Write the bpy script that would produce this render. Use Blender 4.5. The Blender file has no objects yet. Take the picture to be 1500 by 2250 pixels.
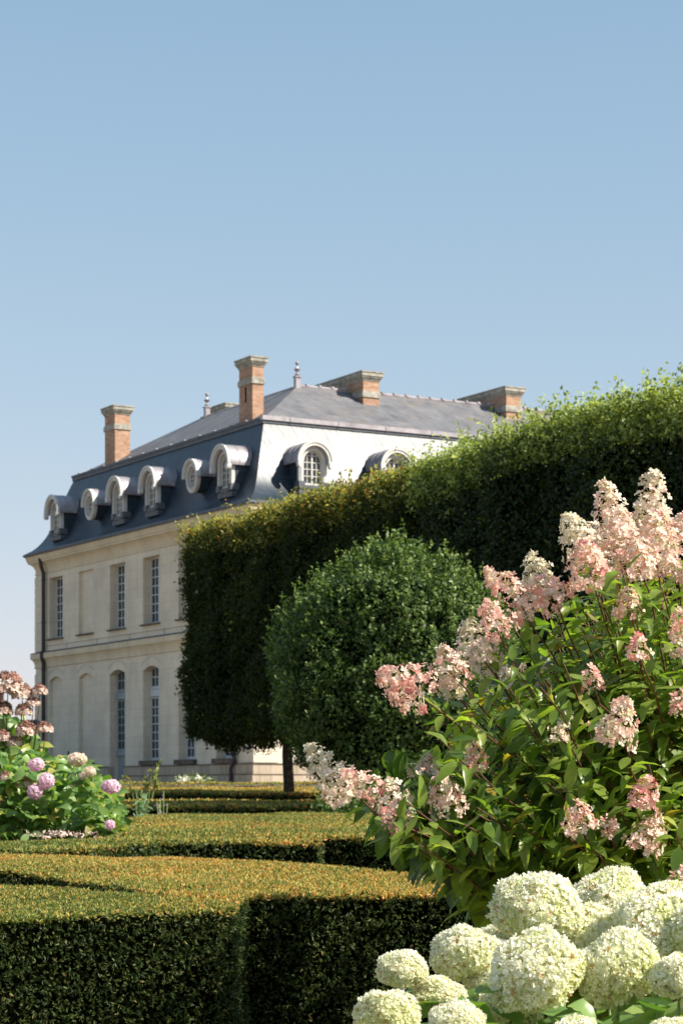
import bpy, math, random
import numpy as np
from mathutils import Vector, Matrix
rng = np.random.default_rng(7)
random.seed(7)
S = bpy.context.scene
COL = S.collection

# ------------------------------------------------------------------ camera
cam = bpy.data.cameras.new("camera"); camo = bpy.data.objects.new("camera", cam)
COL.objects.link(camo); S.camera = camo
EYE = 1.5
camo.location = (0, 0, EYE); camo.rotation_euler = (math.pi/2, 0, 0)
cam.sensor_fit = 'VERTICAL'; cam.sensor_height = 36.0; cam.sensor_width = 24.0
cam.lens = 4900/2250*36.0
cam.shift_y = 613/2250
cam.clip_start = 0.1; cam.clip_end = 4000
cam.dof.use_dof = True; cam.dof.focus_distance = 7.6; cam.dof.aperture_fstop = 13

# ------------------------------------------------------------------ light
SUN_EL = math.radians(42.5); SUN_AZ = math.radians(109)      # azimuth clockwise from +Y
SV = Vector((math.sin(SUN_AZ)*math.cos(SUN_EL), math.cos(SUN_AZ)*math.cos(SUN_EL), math.sin(SUN_EL)))
w = bpy.data.worlds.new("World"); S.world = w; w.use_nodes = True
nt = w.node_tree
sky = nt.nodes.new('ShaderNodeTexSky'); sky.sky_type = 'NISHITA'; sky.sun_disc = False
sky.sun_elevation = SUN_EL; sky.sun_rotation = SUN_AZ
sky.air_density = 1.0; sky.dust_density = 0.2; sky.ozone_density = 1.0; sky.altitude = 100
# soft shoulder on the sky radiance (hazy summer sky: less blue, gentler horizon)
def _vm(op, a, b):
    n = nt.nodes.new('ShaderNodeVectorMath'); n.operation = op
    for i, x in enumerate((a, b)):
        if isinstance(x, tuple): n.inputs[i].default_value = x
        else: nt.links.new(x, n.inputs[i])
    return n.outputs[0]
_k = .10*2**.85
_x = _vm('MULTIPLY', sky.outputs[0], (_k, _k, _k))
_y = _vm('DIVIDE', _vm('MULTIPLY', _x, (1.43/_k, 1.128/_k, 1.224/_k)), _vm('ADD', _x, (1.0, .6, .6)))
nt.links.new(_y, nt.nodes['Background'].inputs[0])
nt.nodes['Background'].inputs[1].default_value = 0.10
sl = bpy.data.lights.new("sun", 'SUN'); sl.energy = 4.9; sl.angle = math.radians(0.53); sl.color = (1.0, 0.93, 0.82)
so = bpy.data.objects.new("sun", sl); COL.objects.link(so)
so.rotation_euler = SV.to_track_quat('Z', 'Y').to_euler(); so.location = (30, -10, 40)
S.view_settings.view_transform = 'Standard'; S.view_settings.look = 'None'
S.view_settings.gamma = 1; S.view_settings.exposure = 0.85
S.render.film_transparent = False
S.cycles.max_bounces = 8; S.cycles.transparent_max_bounces = 8

# ------------------------------------------------------------------ materials
def newmat(name):
    m = bpy.data.materials.new(name); m.use_nodes = True
    nt = m.node_tree; b = nt.nodes['Principled BSDF']
    return m, nt, b
def N(nt, t, **kw):
    n = nt.nodes.new(t)
    for k, v in kw.items(): setattr(n, k, v)
    return n
def ramp(nt, src, stops):
    r = N(nt, 'ShaderNodeValToRGB')
    el = r.color_ramp.elements
    while len(el) < len(stops): el.new(0.5)
    for e, (p, c) in zip(el, stops): e.position = p; e.color = (*c, 1)
    if src is not None: nt.links.new(src, r.inputs[0])
    return r
def math_(nt, op, a, b=None, c=None):
    n = N(nt, 'ShaderNodeMath', operation=op)
    for i, x in enumerate((a, b, c)):
        if x is None: continue
        if isinstance(x, (int, float)): n.inputs[i].default_value = x
        else: nt.links.new(x, n.inputs[i])
    return n.outputs[0]
def mixc(nt, f, a, b, mode='MIX'):
    n = N(nt, 'ShaderNodeMix', data_type='RGBA', blend_type=mode)
    if isinstance(f, (int, float)): n.inputs[0].default_value = f
    else: nt.links.new(f, n.inputs[0])
    for i, x in ((6, a), (7, b)):
        if isinstance(x, tuple): n.inputs[i].default_value = (*x, 1)
        else: nt.links.new(x, n.inputs[i])
    return n.outputs[2]
def attr(nt, name):
    a = N(nt, 'ShaderNodeAttribute', attribute_name=name); return a.outputs['Fac']
def noise(nt, vec, scale, detail=4, rough=.5):
    n = N(nt, 'ShaderNodeTexNoise'); n.inputs['Scale'].default_value = scale
    n.inputs['Detail'].default_value = detail; n.inputs['Roughness'].default_value = rough
    if vec is not None: nt.links.new(vec, n.inputs['Vector'])
    return n.outputs[0]
def coords(nt, kind='Object'):
    return N(nt, 'ShaderNodeTexCoord').outputs[kind]
def mapping(nt, vec, scale=(1, 1, 1), loc=(0, 0, 0)):
    m = N(nt, 'ShaderNodeMapping'); m.inputs['Scale'].default_value = scale; m.inputs['Location'].default_value = loc
    nt.links.new(vec, m.inputs['Vector']); return m.outputs[0]
def bump(nt, b, h, strength=.3, dist=.02):
    n = N(nt, 'ShaderNodeBump'); n.inputs['Strength'].default_value = strength; n.inputs['Distance'].default_value = dist
    nt.links.new(h, n.inputs['Height']); nt.links.new(n.outputs[0], b.inputs['Normal'])

def leaf_mat(name, stops, transl=.35, rough=.45, spec=.4, tcol=None, nscale=None, nstops=None, veins=False):
    """colour from the per-face value 'v', translucent like a real leaf"""
    m, nt, b = newmat(name)
    r = ramp(nt, attr(nt, 'v'), stops); col = r.outputs[0]
    if nscale:
        nz = noise(nt, coords(nt), nscale, 3)
        rr = ramp(nt, nz, nstops)
        col = mixc(nt, 1.0, col, rr.outputs[0], 'MULTIPLY')
    nt.links.new(col, b.inputs['Base Color'])
    b.inputs['Roughness'].default_value = rough; b.inputs['Specular IOR Level'].default_value = spec
    if transl:
        t = N(nt, 'ShaderNodeBsdfTranslucent')
        tc = mixc(nt, 1.0, col, tcol or (1.5, 1.5, .6), 'MULTIPLY'); nt.links.new(tc, t.inputs[0])
        mx = N(nt, 'ShaderNodeMixShader'); mx.inputs[0].default_value = transl
        nt.links.new(b.outputs[0], mx.inputs[1]); nt.links.new(t.outputs[0], mx.inputs[2])
        nt.links.new(mx.outputs[0], nt.nodes['Material Output'].inputs[0])
    return m

def flat_uv(nt):      # building-local wall coordinates: run along either facade, height
    o = coords(nt); s = N(nt, 'ShaderNodeSeparateXYZ'); nt.links.new(o, s.inputs[0])
    c = N(nt, 'ShaderNodeCombineXYZ')
    nt.links.new(math_(nt, 'ADD', s.outputs[0], s.outputs[1]), c.inputs[0]); nt.links.new(s.outputs[2], c.inputs[1])
    return c.outputs[0], o, s.outputs[2]
def brick(nt, vec, w, h, mortar, c1, c2, cm, smooth=.1):
    t = N(nt, 'ShaderNodeTexBrick'); nt.links.new(vec, t.inputs[0])
    t.inputs['Scale'].default_value = 1; t.inputs['Brick Width'].default_value = w; t.inputs['Row Height'].default_value = h
    t.inputs['Mortar Size'].default_value = mortar; t.inputs['Mortar Smooth'].default_value = smooth
    for k, c in (('Color1', c1), ('Color2', c2), ('Mortar', cm)): t.inputs[k].default_value = (*c, 1)
    return t

def stone_mat(name, base=(.76, .69, .555), dark=(.60, .54, .45), streak=.22, blocks=True):
    m, nt, b = newmat(name)
    uv, o, z = flat_uv(nt)
    t = brick(nt, uv, 1.1, .36, .011, base, dark, (.36, .31, .24))
    col = mixc(nt, 0.28 if blocks else 0., (base[0], base[1], base[2]), t.outputs[0])
    n1 = noise(nt, o, .7, 5, .6); r1 = ramp(nt, n1, [(.3, (.82, .80, .78)), (.7, (1.05, 1.03, 1.0))])
    col = mixc(nt, 1.0, col, r1.outputs[0], 'MULTIPLY')
    st = noise(nt, mapping(nt, o, (5, 5, .35)), 1.0, 5, .6)
    r2 = ramp(nt, st, [(.46, (1, 1, 1)), (.8, (.45, .42, .38))])
    col = mixc(nt, streak, col, r2.outputs[0], 'MULTIPLY')
    n3 = noise(nt, o, 14, 4, .6); r3 = ramp(nt, n3, [(.3, (.9, .9, .9)), (.7, (1.05, 1.05, 1.05))])
    col = mixc(nt, 1.0, col, r3.outputs[0], 'MULTIPLY')
    nt.links.new(col, b.inputs['Base Color']); b.inputs['Roughness'].default_value = .9; b.inputs['Specular IOR Level'].default_value = .15
    bump(nt, b, n3, .25, .01)
    return m
def grime_mat():
    m, nt, b = newmat("stained_stone")
    n1 = noise(nt, coords(nt), 3, 5, .7)
    r = ramp(nt, n1, [(.35, (.06, .05, .045)), (.6, (.16, .12, .09)), (.8, (.34, .26, .18))])
    nt.links.new(r.outputs[0], b.inputs['Base Color']); b.inputs['Roughness'].default_value = .95
    return m
def slate_mat(name, w=.26, h=.17, c1=(.012, .026, .040), c2=(.026, .042, .060), rough=.42, spec=.58, lichen=0., mortar=.012):
    m, nt, b = newmat(name)
    uv, o, z = flat_uv(nt)
    t = brick(nt, uv, w, h, mortar, c1, c2, (.012, .015, .02), .5)
    n1 = noise(nt, mapping(nt, o, (1, 1, .3)), 1.6, 5, .65); r1 = ramp(nt, n1, [(.3, (.7, .7, .72)), (.7, (1.3, 1.27, 1.25))])
    col = mixc(nt, 1.0, t.outputs[0], r1.outputs[0], 'MULTIPLY')
    if lichen:
        n2 = noise(nt, o, 1.1, 6, .7); r2 = ramp(nt, n2, [(.5, (0, 0, 0)), (.75, (1, 1, 1))])
        col = mixc(nt, math_(nt, 'MULTIPLY', r2.outputs[0], lichen), col, (.22, .17, .13))
    nt.links.new(col, b.inputs['Base Color'])
    n4 = noise(nt, mapping(nt, uv, (7, 1.1, 1)), 1.0, 4, .7); rr = ramp(nt, n4, [(.3, (rough-.03,)*3), (.7, (rough+.07,)*3)])
    nt.links.new(rr.outputs[0], b.inputs['Roughness']); b.inputs['Specular IOR Level'].default_value = spec
    bump(nt, b, t.outputs[0], .5, .02)
    return m
def plain(name, c, rough=.6, metal=0., spec=.4, nz=None, amt=.2):
    m, nt, b = newmat(name)
    if nz:
        n1 = noise(nt, coords(nt), nz, 5, .6)
        r = ramp(nt, n1, [(.3, tuple(x*(1-amt) for x in c)), (.7, tuple(min(1, x*(1+amt)) for x in c))])
        nt.links.new(r.outputs[0], b.inputs['Base Color'])
        bump(nt, b, n1, .15, .01)
    else: b.inputs['Base Color'].default_value = (*c, 1)
    b.inputs['Roughness'].default_value = rough; b.inputs['Metallic'].default_value = metal
    b.inputs['Specular IOR Level'].default_value = spec
    return m
def brick_mat():
    m, nt, b = newmat("chimney_brick")
    uv, o, z = flat_uv(nt)
    t = brick(nt, uv, .22, .068, .009, (.33, .155, .085), (.50, .28, .17), (.42, .35, .27))
    n1 = noise(nt, o, 2.2, 5, .7); r1 = ramp(nt, n1, [(.3, (.7, .68, .68)), (.7, (1.12, 1.1, 1.08))])
    col = mixc(nt, 1.0, t.outputs[0], r1.outputs[0], 'MULTIPLY')
    nt.links.new(col, b.inputs['Base Color']); b.inputs['Roughness'].default_value = .9
    bump(nt, b, t.outputs['Fac'], -.3, .01)
    return m
M = {}
M['stone'] = stone_mat("cream_limestone")
M['trim'] = stone_mat("cream_limestone_trim", (.68, .59, .43), (.62, .54, .40), .25, False)
M['plinth'] = stone_mat("weathered_plinth_stone", (.52, .44, .34), (.42, .36, .28), .9)
M['grime'] = grime_mat()
M['steep_slate'] = slate_mat("steep_slate")
M['upper_slate'] = slate_mat("upper_slate", h=.12, mortar=.005, c1=(.125, .128, .138), c2=(.165, .165, .172), rough=.62, spec=.4, lichen=.6)
M['zinc'] = plain("zinc_sheet", (.36, .33, .34), .42, .35, .5, 2.5, .3)
M['lead'] = plain("dark_lead", (.085, .095, .11), .6, 0, .4, 4, .3)
M['white'] = plain("grey_white_paint", (.55, .54, .51), .6, 0, .3, 6, .1)
M['frame'] = plain("window_paint", (.52, .55, .56), .5)
M['door'] = plain("blue_grey_paint", (.26, .30, .32), .6, 0, .3, 5, .1)
M['brick'] = brick_mat()
M['cap'] = plain("weathered_cap_stone", (.34, .32, .27), .9, 0, .2, 5, .45)
M['pipe'] = plain("dark_downpipe", (.035, .028, .025), .5)
m, nt_, b_ = newmat("window_glass"); b_.inputs['Base Color'].default_value = (.035, .04, .04, 1); b_.inputs['Roughness'].default_value = .12
b_.inputs['Specular IOR Level'].default_value = .5
nz_ = noise(nt_, coords(nt_), 1.5, 2); bump(nt_, b_, nz_, .2, .02); M['glass'] = m
M['curtain'] = plain("pale_curtain", (.5, .5, .48), .8)
M['bark'] = plain("bark", (.06, .048, .036), .95, 0, .1, 14, .5)
M['core'] = plain("gap_shade_black", (.004, .006, .003), 1.0, 0, 0, 12, .4)  # near-black colour stands in for the shade inside gaps
M['stem'] = plain("reddish_stem", (.13, .055, .03), .6, 0, .3, 30, .3)
M['gstem'] = plain("green_stem", (.20, .27, .08), .6, 0, .3)

# ------------------------------------------------------------------ object helpers
def tag(o, label=None, cat=None, group=None, kind=None):
    for k, v in (('label', label), ('category', cat), ('group', group), ('kind', kind)):
        if v: o[k] = v
    return o
def empty(name, loc=(0, 0, 0), rz=0.):
    o = bpy.data.objects.new(name, None); COL.objects.link(o); o.location = loc; o.rotation_euler = (0, 0, rz)
    o.empty_display_size = .2
    return o
class MB:
    def __init__(s): s.v = []; s.f = []
    def add(s, vs, fs):
        n = len(s.v); s.v += [tuple(p) for p in vs]; s.f += [tuple(i+n for i in f) for f in fs]; return s
    def quad(s, a, b, c, d): return s.add([a, b, c, d], [(0, 1, 2, 3)])
    def box(s, x0, x1, y0, y1, z0, z1):
        vs = [(x, y, z) for z in (z0, z1) for y in (y0, y1) for x in (x0, x1)]
        return s.add(vs, [(0, 2, 3, 1), (4, 5, 7, 6), (0, 1, 5, 4), (2, 6, 7, 3), (0, 4, 6, 2), (1, 3, 7, 5)])
    def tube(s, pts, radii, n=8, cap=True):
        pts = [Vector(p) for p in pts]
        if isinstance(radii, (int, float)): radii = [radii]*len(pts)
        rings = []; prev = None; base = len(s.v)
        for i, p in enumerate(pts):
            d = (pts[min(i+1, len(pts)-1)] - pts[max(i-1, 0)])
            if d.length < 1e-9: d = Vector((0, 0, 1))
            d.normalize()
            if prev is None:
                a = d.orthogonal().normalized()
            else:
                a = (prev - d*prev.dot(d))
                a = a.normalized() if a.length > 1e-6 else d.orthogonal().normalized()
            prev = a; b = d.cross(a)
            for k in range(n):
                t = 2*math.pi*k/n; s.v.append(tuple(p + (a*math.cos(t)+b*math.sin(t))*radii[i]))
        for i in range(len(pts)-1):
            for k in range(n):
                k2 = (k+1) % n
                s.f.append((base+i*n+k, base+i*n+k2, base+(i+1)*n+k2, base+(i+1)*n+k))
        if cap:
            s.f.append(tuple(base+k for k in range(n))[::-1]); s.f.append(tuple(base+(len(pts)-1)*n+k for k in range(n)))
        return s
    def lathe(s, prof, c=(0, 0, 0), n=12):
        base = len(s.v)
        for r, z in prof:
            for k in range(n):
                t = 2*math.pi*k/n; s.v.append((c[0]+r*math.cos(t), c[1]+r*math.sin(t), c[2]+z))
        for i in range(len(prof)-1):
            for k in range(n):
                k2 = (k+1) % n; s.f.append((base+i*n+k, base+i*n+k2, base+(i+1)*n+k2, base+(i+1)*n+k))
        return s
    def build(s, name, mat, parent=None, smooth=False, mtx=None, fixn=True):
        me = bpy.data.meshes.new(name)
        vs = s.v if mtx is None else [tuple(mtx @ Vector(p)) for p in s.v]
        me.from_pydata(vs, [], s.f)
        if fixn:
            import bmesh
            bm = bmesh.new(); bm.from_mesh(me); bmesh.ops.recalc_face_normals(bm, faces=bm.faces); bm.to_mesh(me); bm.free()
        me.materials.append(mat)
        if smooth: me.polygons.foreach_set('use_smooth', [True]*len(me.polygons))
        o = bpy.data.objects.new(name, me); COL.objects.link(o)
        if parent: o.parent = parent
        return o

def npmesh(name, V, F, mat, v=None, parent=None, smooth=False):
    """V (n,3); F list of (m,k) index arrays; v per-face values"""
    me = bpy.data.meshes.new(name)
    me.vertices.add(len(V)); me.vertices.foreach_set('co', np.asarray(V, np.float32).ravel())
    idx = np.concatenate([f.ravel() for f in F]).astype(np.int32)
    tot = np.concatenate([np.full(len(f), f.shape[1]) for f in F]).astype(np.int32)
    st = np.concatenate([[0], np.cumsum(tot)[:-1]]).astype(np.int32)
    me.loops.add(len(idx)); me.loops.foreach_set('vertex_index', idx)
    me.polygons.add(len(tot)); me.polygons.foreach_set('loop_start', st)
    if smooth: me.polygons.foreach_set('use_smooth', np.ones(len(tot), bool))
    me.update(calc_edges=True)
    if v is not None:
        a = me.attributes.new('v', 'FLOAT', 'FACE'); a.data.foreach_set('value', np.asarray(v, np.float32))
    me.materials.append(mat)
    o = bpy.data.objects.new(name, me); COL.objects.link(o)
    if parent: o.parent = parent
    return o
def norm(a): return a/np.maximum(np.linalg.norm(a, axis=-1, keepdims=True), 1e-9)
def frames(d, n):
    """x axis = d, z axis ~ n"""
    d = norm(d); y = norm(np.cross(n, d)); z = np.cross(d, y)
    return np.stack([d, y, z], 1)          # rows are axes
def stamp(T, TF, pos, fr, sc, val):
    """T (m,3) template, TF (k,j) faces; returns V, F, v"""
    m = len(T); Nn = len(pos)
    sc = np.asarray(sc)
    if sc.ndim == 1: sc = np.repeat(sc[:, None], 3, 1)
    L = T[None]*sc[:, None, :]
    V = pos[:, None] + np.einsum('nmi,nij->nmj', L, fr)
    F = (TF[None] + (np.arange(Nn)*m)[:, None, None]).reshape(-1, TF.shape[1])
    return V.reshape(-1, 3), F, np.repeat(val, len(TF))
def merge(parts):
    Vs, Fs, vs, off = [], [], [], 0
    for V, F, v in parts:
        Vs.append(V); Fs.append(F+off); vs.append(v); off += len(V)
    k = {}
    return np.concatenate(Vs), Fs, np.concatenate(vs)

# templates
KITE = np.array([[0, 0, 0], [.45, -.32, .04], [1, 0, -.05], [.45, .32, .04]]); KITE_F = np.array([[0, 1, 2, 3]])
FOLD = np.array([[0, 0, 0], [.4, -.3, .12], [1, 0, -.08], [.4, .3, .12], [.45, 0, 0]])
FOLD_F = np.array([[0, 1, 4], [1, 2, 4], [4, 2, 3], [0, 4, 3]])
def big_leaf(nseg=6, wid=.46, droop=.22, fold=.16, peak=.8):
    T = []; 
    for i in range(nseg+1):
        u = i/nseg; wv = wid*.5*math.sin(math.pi*min(1, (u**peak)))**.85 if 0 < i < nseg else 0.004
        z = -droop*u*u + .05*math.sin(u*math.pi)
        wav = .02*math.sin(u*17)
        T += [(u, -wv, z+fold*wv*2+wav), (u, 0, z), (u, wv, z+fold*wv*2-wav)]
    F = []
    for i in range(nseg):
        a = i*3; F += [(a, a+3, a+4, a+1), (a+1, a+4, a+5, a+2)]
    return np.array(T), np.array(F)

def rand_dirs(n):
    a = rng.normal(size=(n, 3)); return norm(a)

# ------------------------------------------------------------------ ground
def ground_z(y):
    y = np.asarray(y, float)
    b = .01*np.minimum(y, 60)
    t = np.clip((y-63)/5, 0, 1); t = t*t*(3-2*t)
    return b + t*(1.72-.6)
def gz(y): return float(ground_z(y))
ys = np.concatenate([[-600, -60], np.linspace(-20, 59, 40), np.linspace(60, 72, 25), [90, 140, 300, 800, 3000]])
xs = np.array([-3000, -600, -100, -30, -10, 0, 10, 30, 100, 600, 3000.])
X, Y = np.meshgrid(xs, ys)
V = np.stack([X, Y, ground_z(np.maximum(Y, 0))-.0], -1).reshape(-1, 3)
nx = len(xs); F = []
for j in range(len(ys)-1):
    for i in range(nx-1): F.append((j*nx+i, j*nx+i+1, (j+1)*nx+i+1, (j+1)*nx+i))
m, nt, b = newmat("gravel_and_soil")
n1 = noise(nt, coords(nt), .6, 4); n2 = noise(nt, coords(nt), 60, 3)
r = ramp(nt, n1, [(.35, (.17, .13, .09)), (.65, (.30, .25, .18))]); r2 = ramp(nt, n2, [(.3, (.6, .6, .6)), (.7, (1.2, 1.2, 1.2))])
nt.links.new(mixc(nt, 1., r.outputs[0], r2.outputs[0], 'MULTIPLY'), b.inputs['Base Color']); b.inputs['Roughness'].default_value = 1
bump(nt, b, n2, .5, .02)
g = npmesh("ground", V, [np.array(F)], m, smooth=True); tag(g, kind='structure')

# ------------------------------------------------------------------ building
ROT = math.atan2(.4962, .8683)
B = empty("country_house", (-3.056, 78, 0), ROT)      # local x runs along the sunlit front, local y along the shaded side
tag(B, "cream stone country house with steep slate mansard roof, round dormers and brick chimneys", "house")
LA = 20.2; LB = 36.0
Z0 = 1.2; ZW = 10.95
bays = [17.96, 14.8, 11.66, 8.5, 5.36, 2.2]
HW = .74
UP0, UP1 = 7.9, 10.49
GS, GSP, GAP = 2.66, 6.12, 6.30      # ground sill, springing, apex

def facade(axis, bays, length, blind_up, blind_dn, door, mbs):
    """axis 'A': plane x=0, runs along y, outward -x.  axis 'B': plane y=0, runs along x, outward -y."""
    def P(u, d, z): return (d, u, z) if axis == 'A' else (u, d, z)
    wall = mbs
    edges = [0.] 
    cols = sorted(bays)
    cur = 0.
    z_low = 2.45
    for c in cols:
        a, b_ = c-HW, c+HW
        wall.quad(P(cur, 0, z_low), P(a, 0, z_low), P(a, 0, ZW), P(cur, 0, ZW))
        cur = b_
        sill = 1.75 if c in door else GS
        if c not in door: wall.quad(P(a, 0, z_low), P(b_, 0, z_low), P(b_, 0, sill), P(a, 0, sill))
        n = 10
        arc = [(a + (b_-a)*i/n, GSP + (GAP-GSP)*(1-(2*i/n-1)**2)) for i in range(n+1)]
        for i in range(n):
            wall.quad(P(arc[i][0], 0, arc[i][1]), P(arc[i+1][0], 0, arc[i+1][1]), P(arc[i+1][0], 0, UP0), P(arc[i][0], 0, UP0))
        wall.quad(P(a, 0, UP1), P(b_, 0, UP1), P(b_, 0, ZW), P(a, 0, ZW))
        # reveals
        for (z0, z1, bl, arch) in ((sill, None, c in blind_dn, True), (UP0, UP1, c in blind_up, False)):
            dp = .14 if bl else .38
            zt = GSP if arch else z1
            wall.quad(P(a, 0, z0), P(a, dp, z0), P(a, dp, zt), P(a, 0, zt))
            wall.quad(P(b_, 0, z0), P(b_, dp, z0), P(b_, dp, zt), P(b_, 0, zt))
            wall.quad(P(a, 0, z0), P(b_, 0, z0), P(b_, dp, z0), P(a, dp, z0))
            if arch:
                for i in range(n):
                    wall.quad(P(arc[i][0], 0, arc[i][1]), P(arc[i+1][0], 0, arc[i+1][1]), P(arc[i+1][0], dp, arc[i+1][1]), P(arc[i][0], dp, arc[i][1]))
            else: wall.quad(P(a, 0, zt), P(b_, 0, zt), P(b_, dp, zt), P(a, dp, zt))
            if bl:
                wall.quad(P(a, dp, z0), P(b_, dp, z0), P(b_, dp, zt), P(a, dp, zt))
                if arch:
                    for i in range(n): wall.quad(P(arc[i][0], dp, GSP), P(arc[i+1][0], dp, GSP), P(arc[i+1][0], dp, arc[i+1][1]), P(arc[i][0], dp, arc[i][1]))
    wall.quad(P(cur, 0, z_low), P(length, 0, z_low), P(length, 0, ZW), P(cur, 0, ZW))

wm = MB()
DOOR = 11.66
facade('A', bays, LA, [14.8], [17.96, 14.8], [DOOR], wm)
baysB = [2.5, 5.75, 9.0, 12.25, 15.5, 18.75, 22.0, 25.25, 28.5, 31.75]
facade('B', baysB, LB, [], [], [], wm)
wm.quad((0, LA, 0), (LB, LA, 0), (LB, LA, ZW), (0, LA, ZW)); wm.quad((LB, 0, 0), (LB, LA, 0), (LB, LA, ZW), (LB, 0, ZW))
wm.quad((.6, .6, 0), (LB-.1, .6, 0), (LB-.1, .6, ZW), (.6, .6, ZW)) if False else None
wall = wm.build("wall", M['stone'], B, fixn=False)

# quoins, both visible corners
for za_, zb_ in ((2.5, 6.7), (7.45, 10.7)):
    for kk in (0, 1):
        q = MB(); z = za_
        while z+.3 < zb_:
            if kk == 0: q.box(-.035, .3, LA-1.02, LA+.035, z, z+.365)
            else:
                q.box(-.035, .3, -.035, .85, z, z+.365); q.box(.3, .95, -.035, .3, z, z+.365)
            z += .40
        q.box(-.012, .25, LA-1.0, LA+.012, za_, z) if kk == 0 else (q.box(-.012, .25, -.012, .83, za_, z), q.box(.25, .93, -.012, .25, za_, z))
        q.build("quoin", M['stone'], B)

# plinth with ledge and dirty foot
p = MB()
def runA(mb, out, z0, z1, y0=None, y1=None): mb.box(-out, .2, -out if y0 is None else y0, LA+out if y1 is None else y1, z0, z1)
def runB(mb, out, z0, z1): mb.box(.2, LB, -out, .2, z0, z1)
da, db = DOOR-HW, DOOR+HW
for (o_, z0, z1) in ((.07, 2.10, 2.44), (.12, 0.9, 2.07)):
    p.box(-o_, .2, -o_, da, z0, z1); p.box(-o_, .2, db, LA+o_, z0, z1); p.box(.2, LB, -o_, .2, z0, z1)
p.build("plinth", M['plinth'], B)
p = MB()
for (o_, z0, z1) in ((.10, 2.44, 2.475), (.14, 2.07, 2.10)):
    p.box(-o_, .19, -o_, da, z0, z1); p.box(-o_, .19, db, LA+o_, z0, z1); p.box(.19, LB, -o_, .19, z0, z1)
p.build("plinth_ledge", M['grime'], B)

def moulding(name, prof, mat):
    """prof: list of (out, z), swept along both facades with a mitre"""
    mb = MB(); n = len(prof)
    pts = []
    for o_, z in prof: pts += [(-o_, LA+o_, z), (-o_, -o_, z), (LB, -o_, z), (4.0, LA+o_, z)]
    f = []
    for i in range(n-1):
        a = i*4; c = (i+1)*4
        f += [(a, a+1, c+1, c), (a+1, a+2, c+2, c+1), (a, c, c+3, a+3)]
    mb.add(pts, f); return mb.build(name, mat, B, fixn=False)
moulding("string_course", [(0, 6.72), (.05, 6.74), (.05, 6.80), (.03, 6.82), (.05, 6.95), (.10, 7.06), (.16, 7.12), (.18, 7.12), (.18, 7.34), (0, 7.40)], M['trim'])
moulding("string_lead", [(.165, 7.352), (.195, 7.352), (.195, 7.375), (0, 7.43)], M['lead'])
moulding("cornice", [(0, 10.70), (.03, 10.72), (.03, 10.78), (.0, 10.80), (.02, 10.95), (.08, 11.08), (.18, 11.18), (.26, 11.20), (.26, 11.26), (.30, 11.30), (.34, 11.47), (.36, 11.50), (0, 11.52)], M['trim'])
mb = MB(); mb.box(-.012, .02, 1.2, LA-1.2, 7.62, 7.635)
for y_ in np.arange(1.0, LA-1, 3.16): mb.box(-.012, .02, y_-.006, y_+.006, 7.44, 7.62)
mb.build("panel_joint", M['grime'], B)

# roof -----------------------------------------------------------
ZC = 14.85
IA, IB, IL = 1.25, 1.6, 1.35
prof = [(-.14, 11.50, 0), (-.14, 11.64, 0), (-.07, 11.70, 0), (.06, 11.82, 0), (.20, 12.03, 0), (.335, 12.32, 0), (.44, 12.65, 0), (.54, 13.05, 0), (.66, 13.55, 0), (.82, 14.18, 0), (1.0, ZC, 0)]
pf = [(a_[0], a_[1]) for a_ in prof[1:]]
pu = np.array([p_[0] for p_ in pf]); pz = np.array([p_[1] for p_ in pf])
# soften the bell-cast profile: Catmull-Rom through the control points
fine = []
for i in range(len(pf)-1):
    p0, p1, p2, p3 = [np.array(pf[max(0, min(len(pf)-1, k))]) for k in (i-1, i, i+1, i+2)]
    for t in (0, .25, .5, .75): fine.append(tuple(.5*((2*p1)+(-p0+p2)*t+(2*p0-5*p1+4*p2-p3)*t*t+(-p0+3*p1-3*p2+p3)*t**3))+(0,))
prof = [prof[0]]+fine+[prof[-1]]
roof = MB(); pts = []
for f_, z, _ in prof:
    # f_: fraction from the wall line to the curb (negative: overhang)
    g_ = f_ if f_ > 0 else f_
    a = -.36 + (IA+.36)*max(0, (f_+.14)/1.14); b2 = -.36 + (IB+.36)*max(0, (f_+.14)/1.14); l = -.36 + (IL+.36)*max(0, (f_+.14)/1.14)
    pts += [(a, LA-l, z), (a, b2, z), (LB, b2, z), (9.0, LA-l, z)]
f = []
for i in range(len(prof)-1):
    a = i*4; c = (i+1)*4
    f += [(a, a+1, c+1, c), (a+1, a+2, c+2, c+1), (a, c, c+3, a+3)]
roof.add(pts, f)
roof.build("mansard_roof", M['steep_slate'], B, fixn=False)
ZR = 16.74; W = 2.95
F1 = (IA+W, IB+W, ZR); F2 = (IA+W, 12.72, ZR)
u = MB()
zc = ZC+.05
u.add([(IA, IB, zc), (IA, LA-IL, zc), F1, F2, (LB, IB, zc), (LB, IB+W, ZR), (IA+2*W, LA-IL, zc), (IA+2*W, IB+2*W, zc), (LB, IB+2*W, zc)],
      [(0, 2, 3, 1), (0, 4, 5, 2), (1, 3, 6), (2, 7, 6, 3), (2, 5, 8, 7)])
ur = u.build("upper_roof", M['upper_slate'], B, fixn=False)
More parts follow.
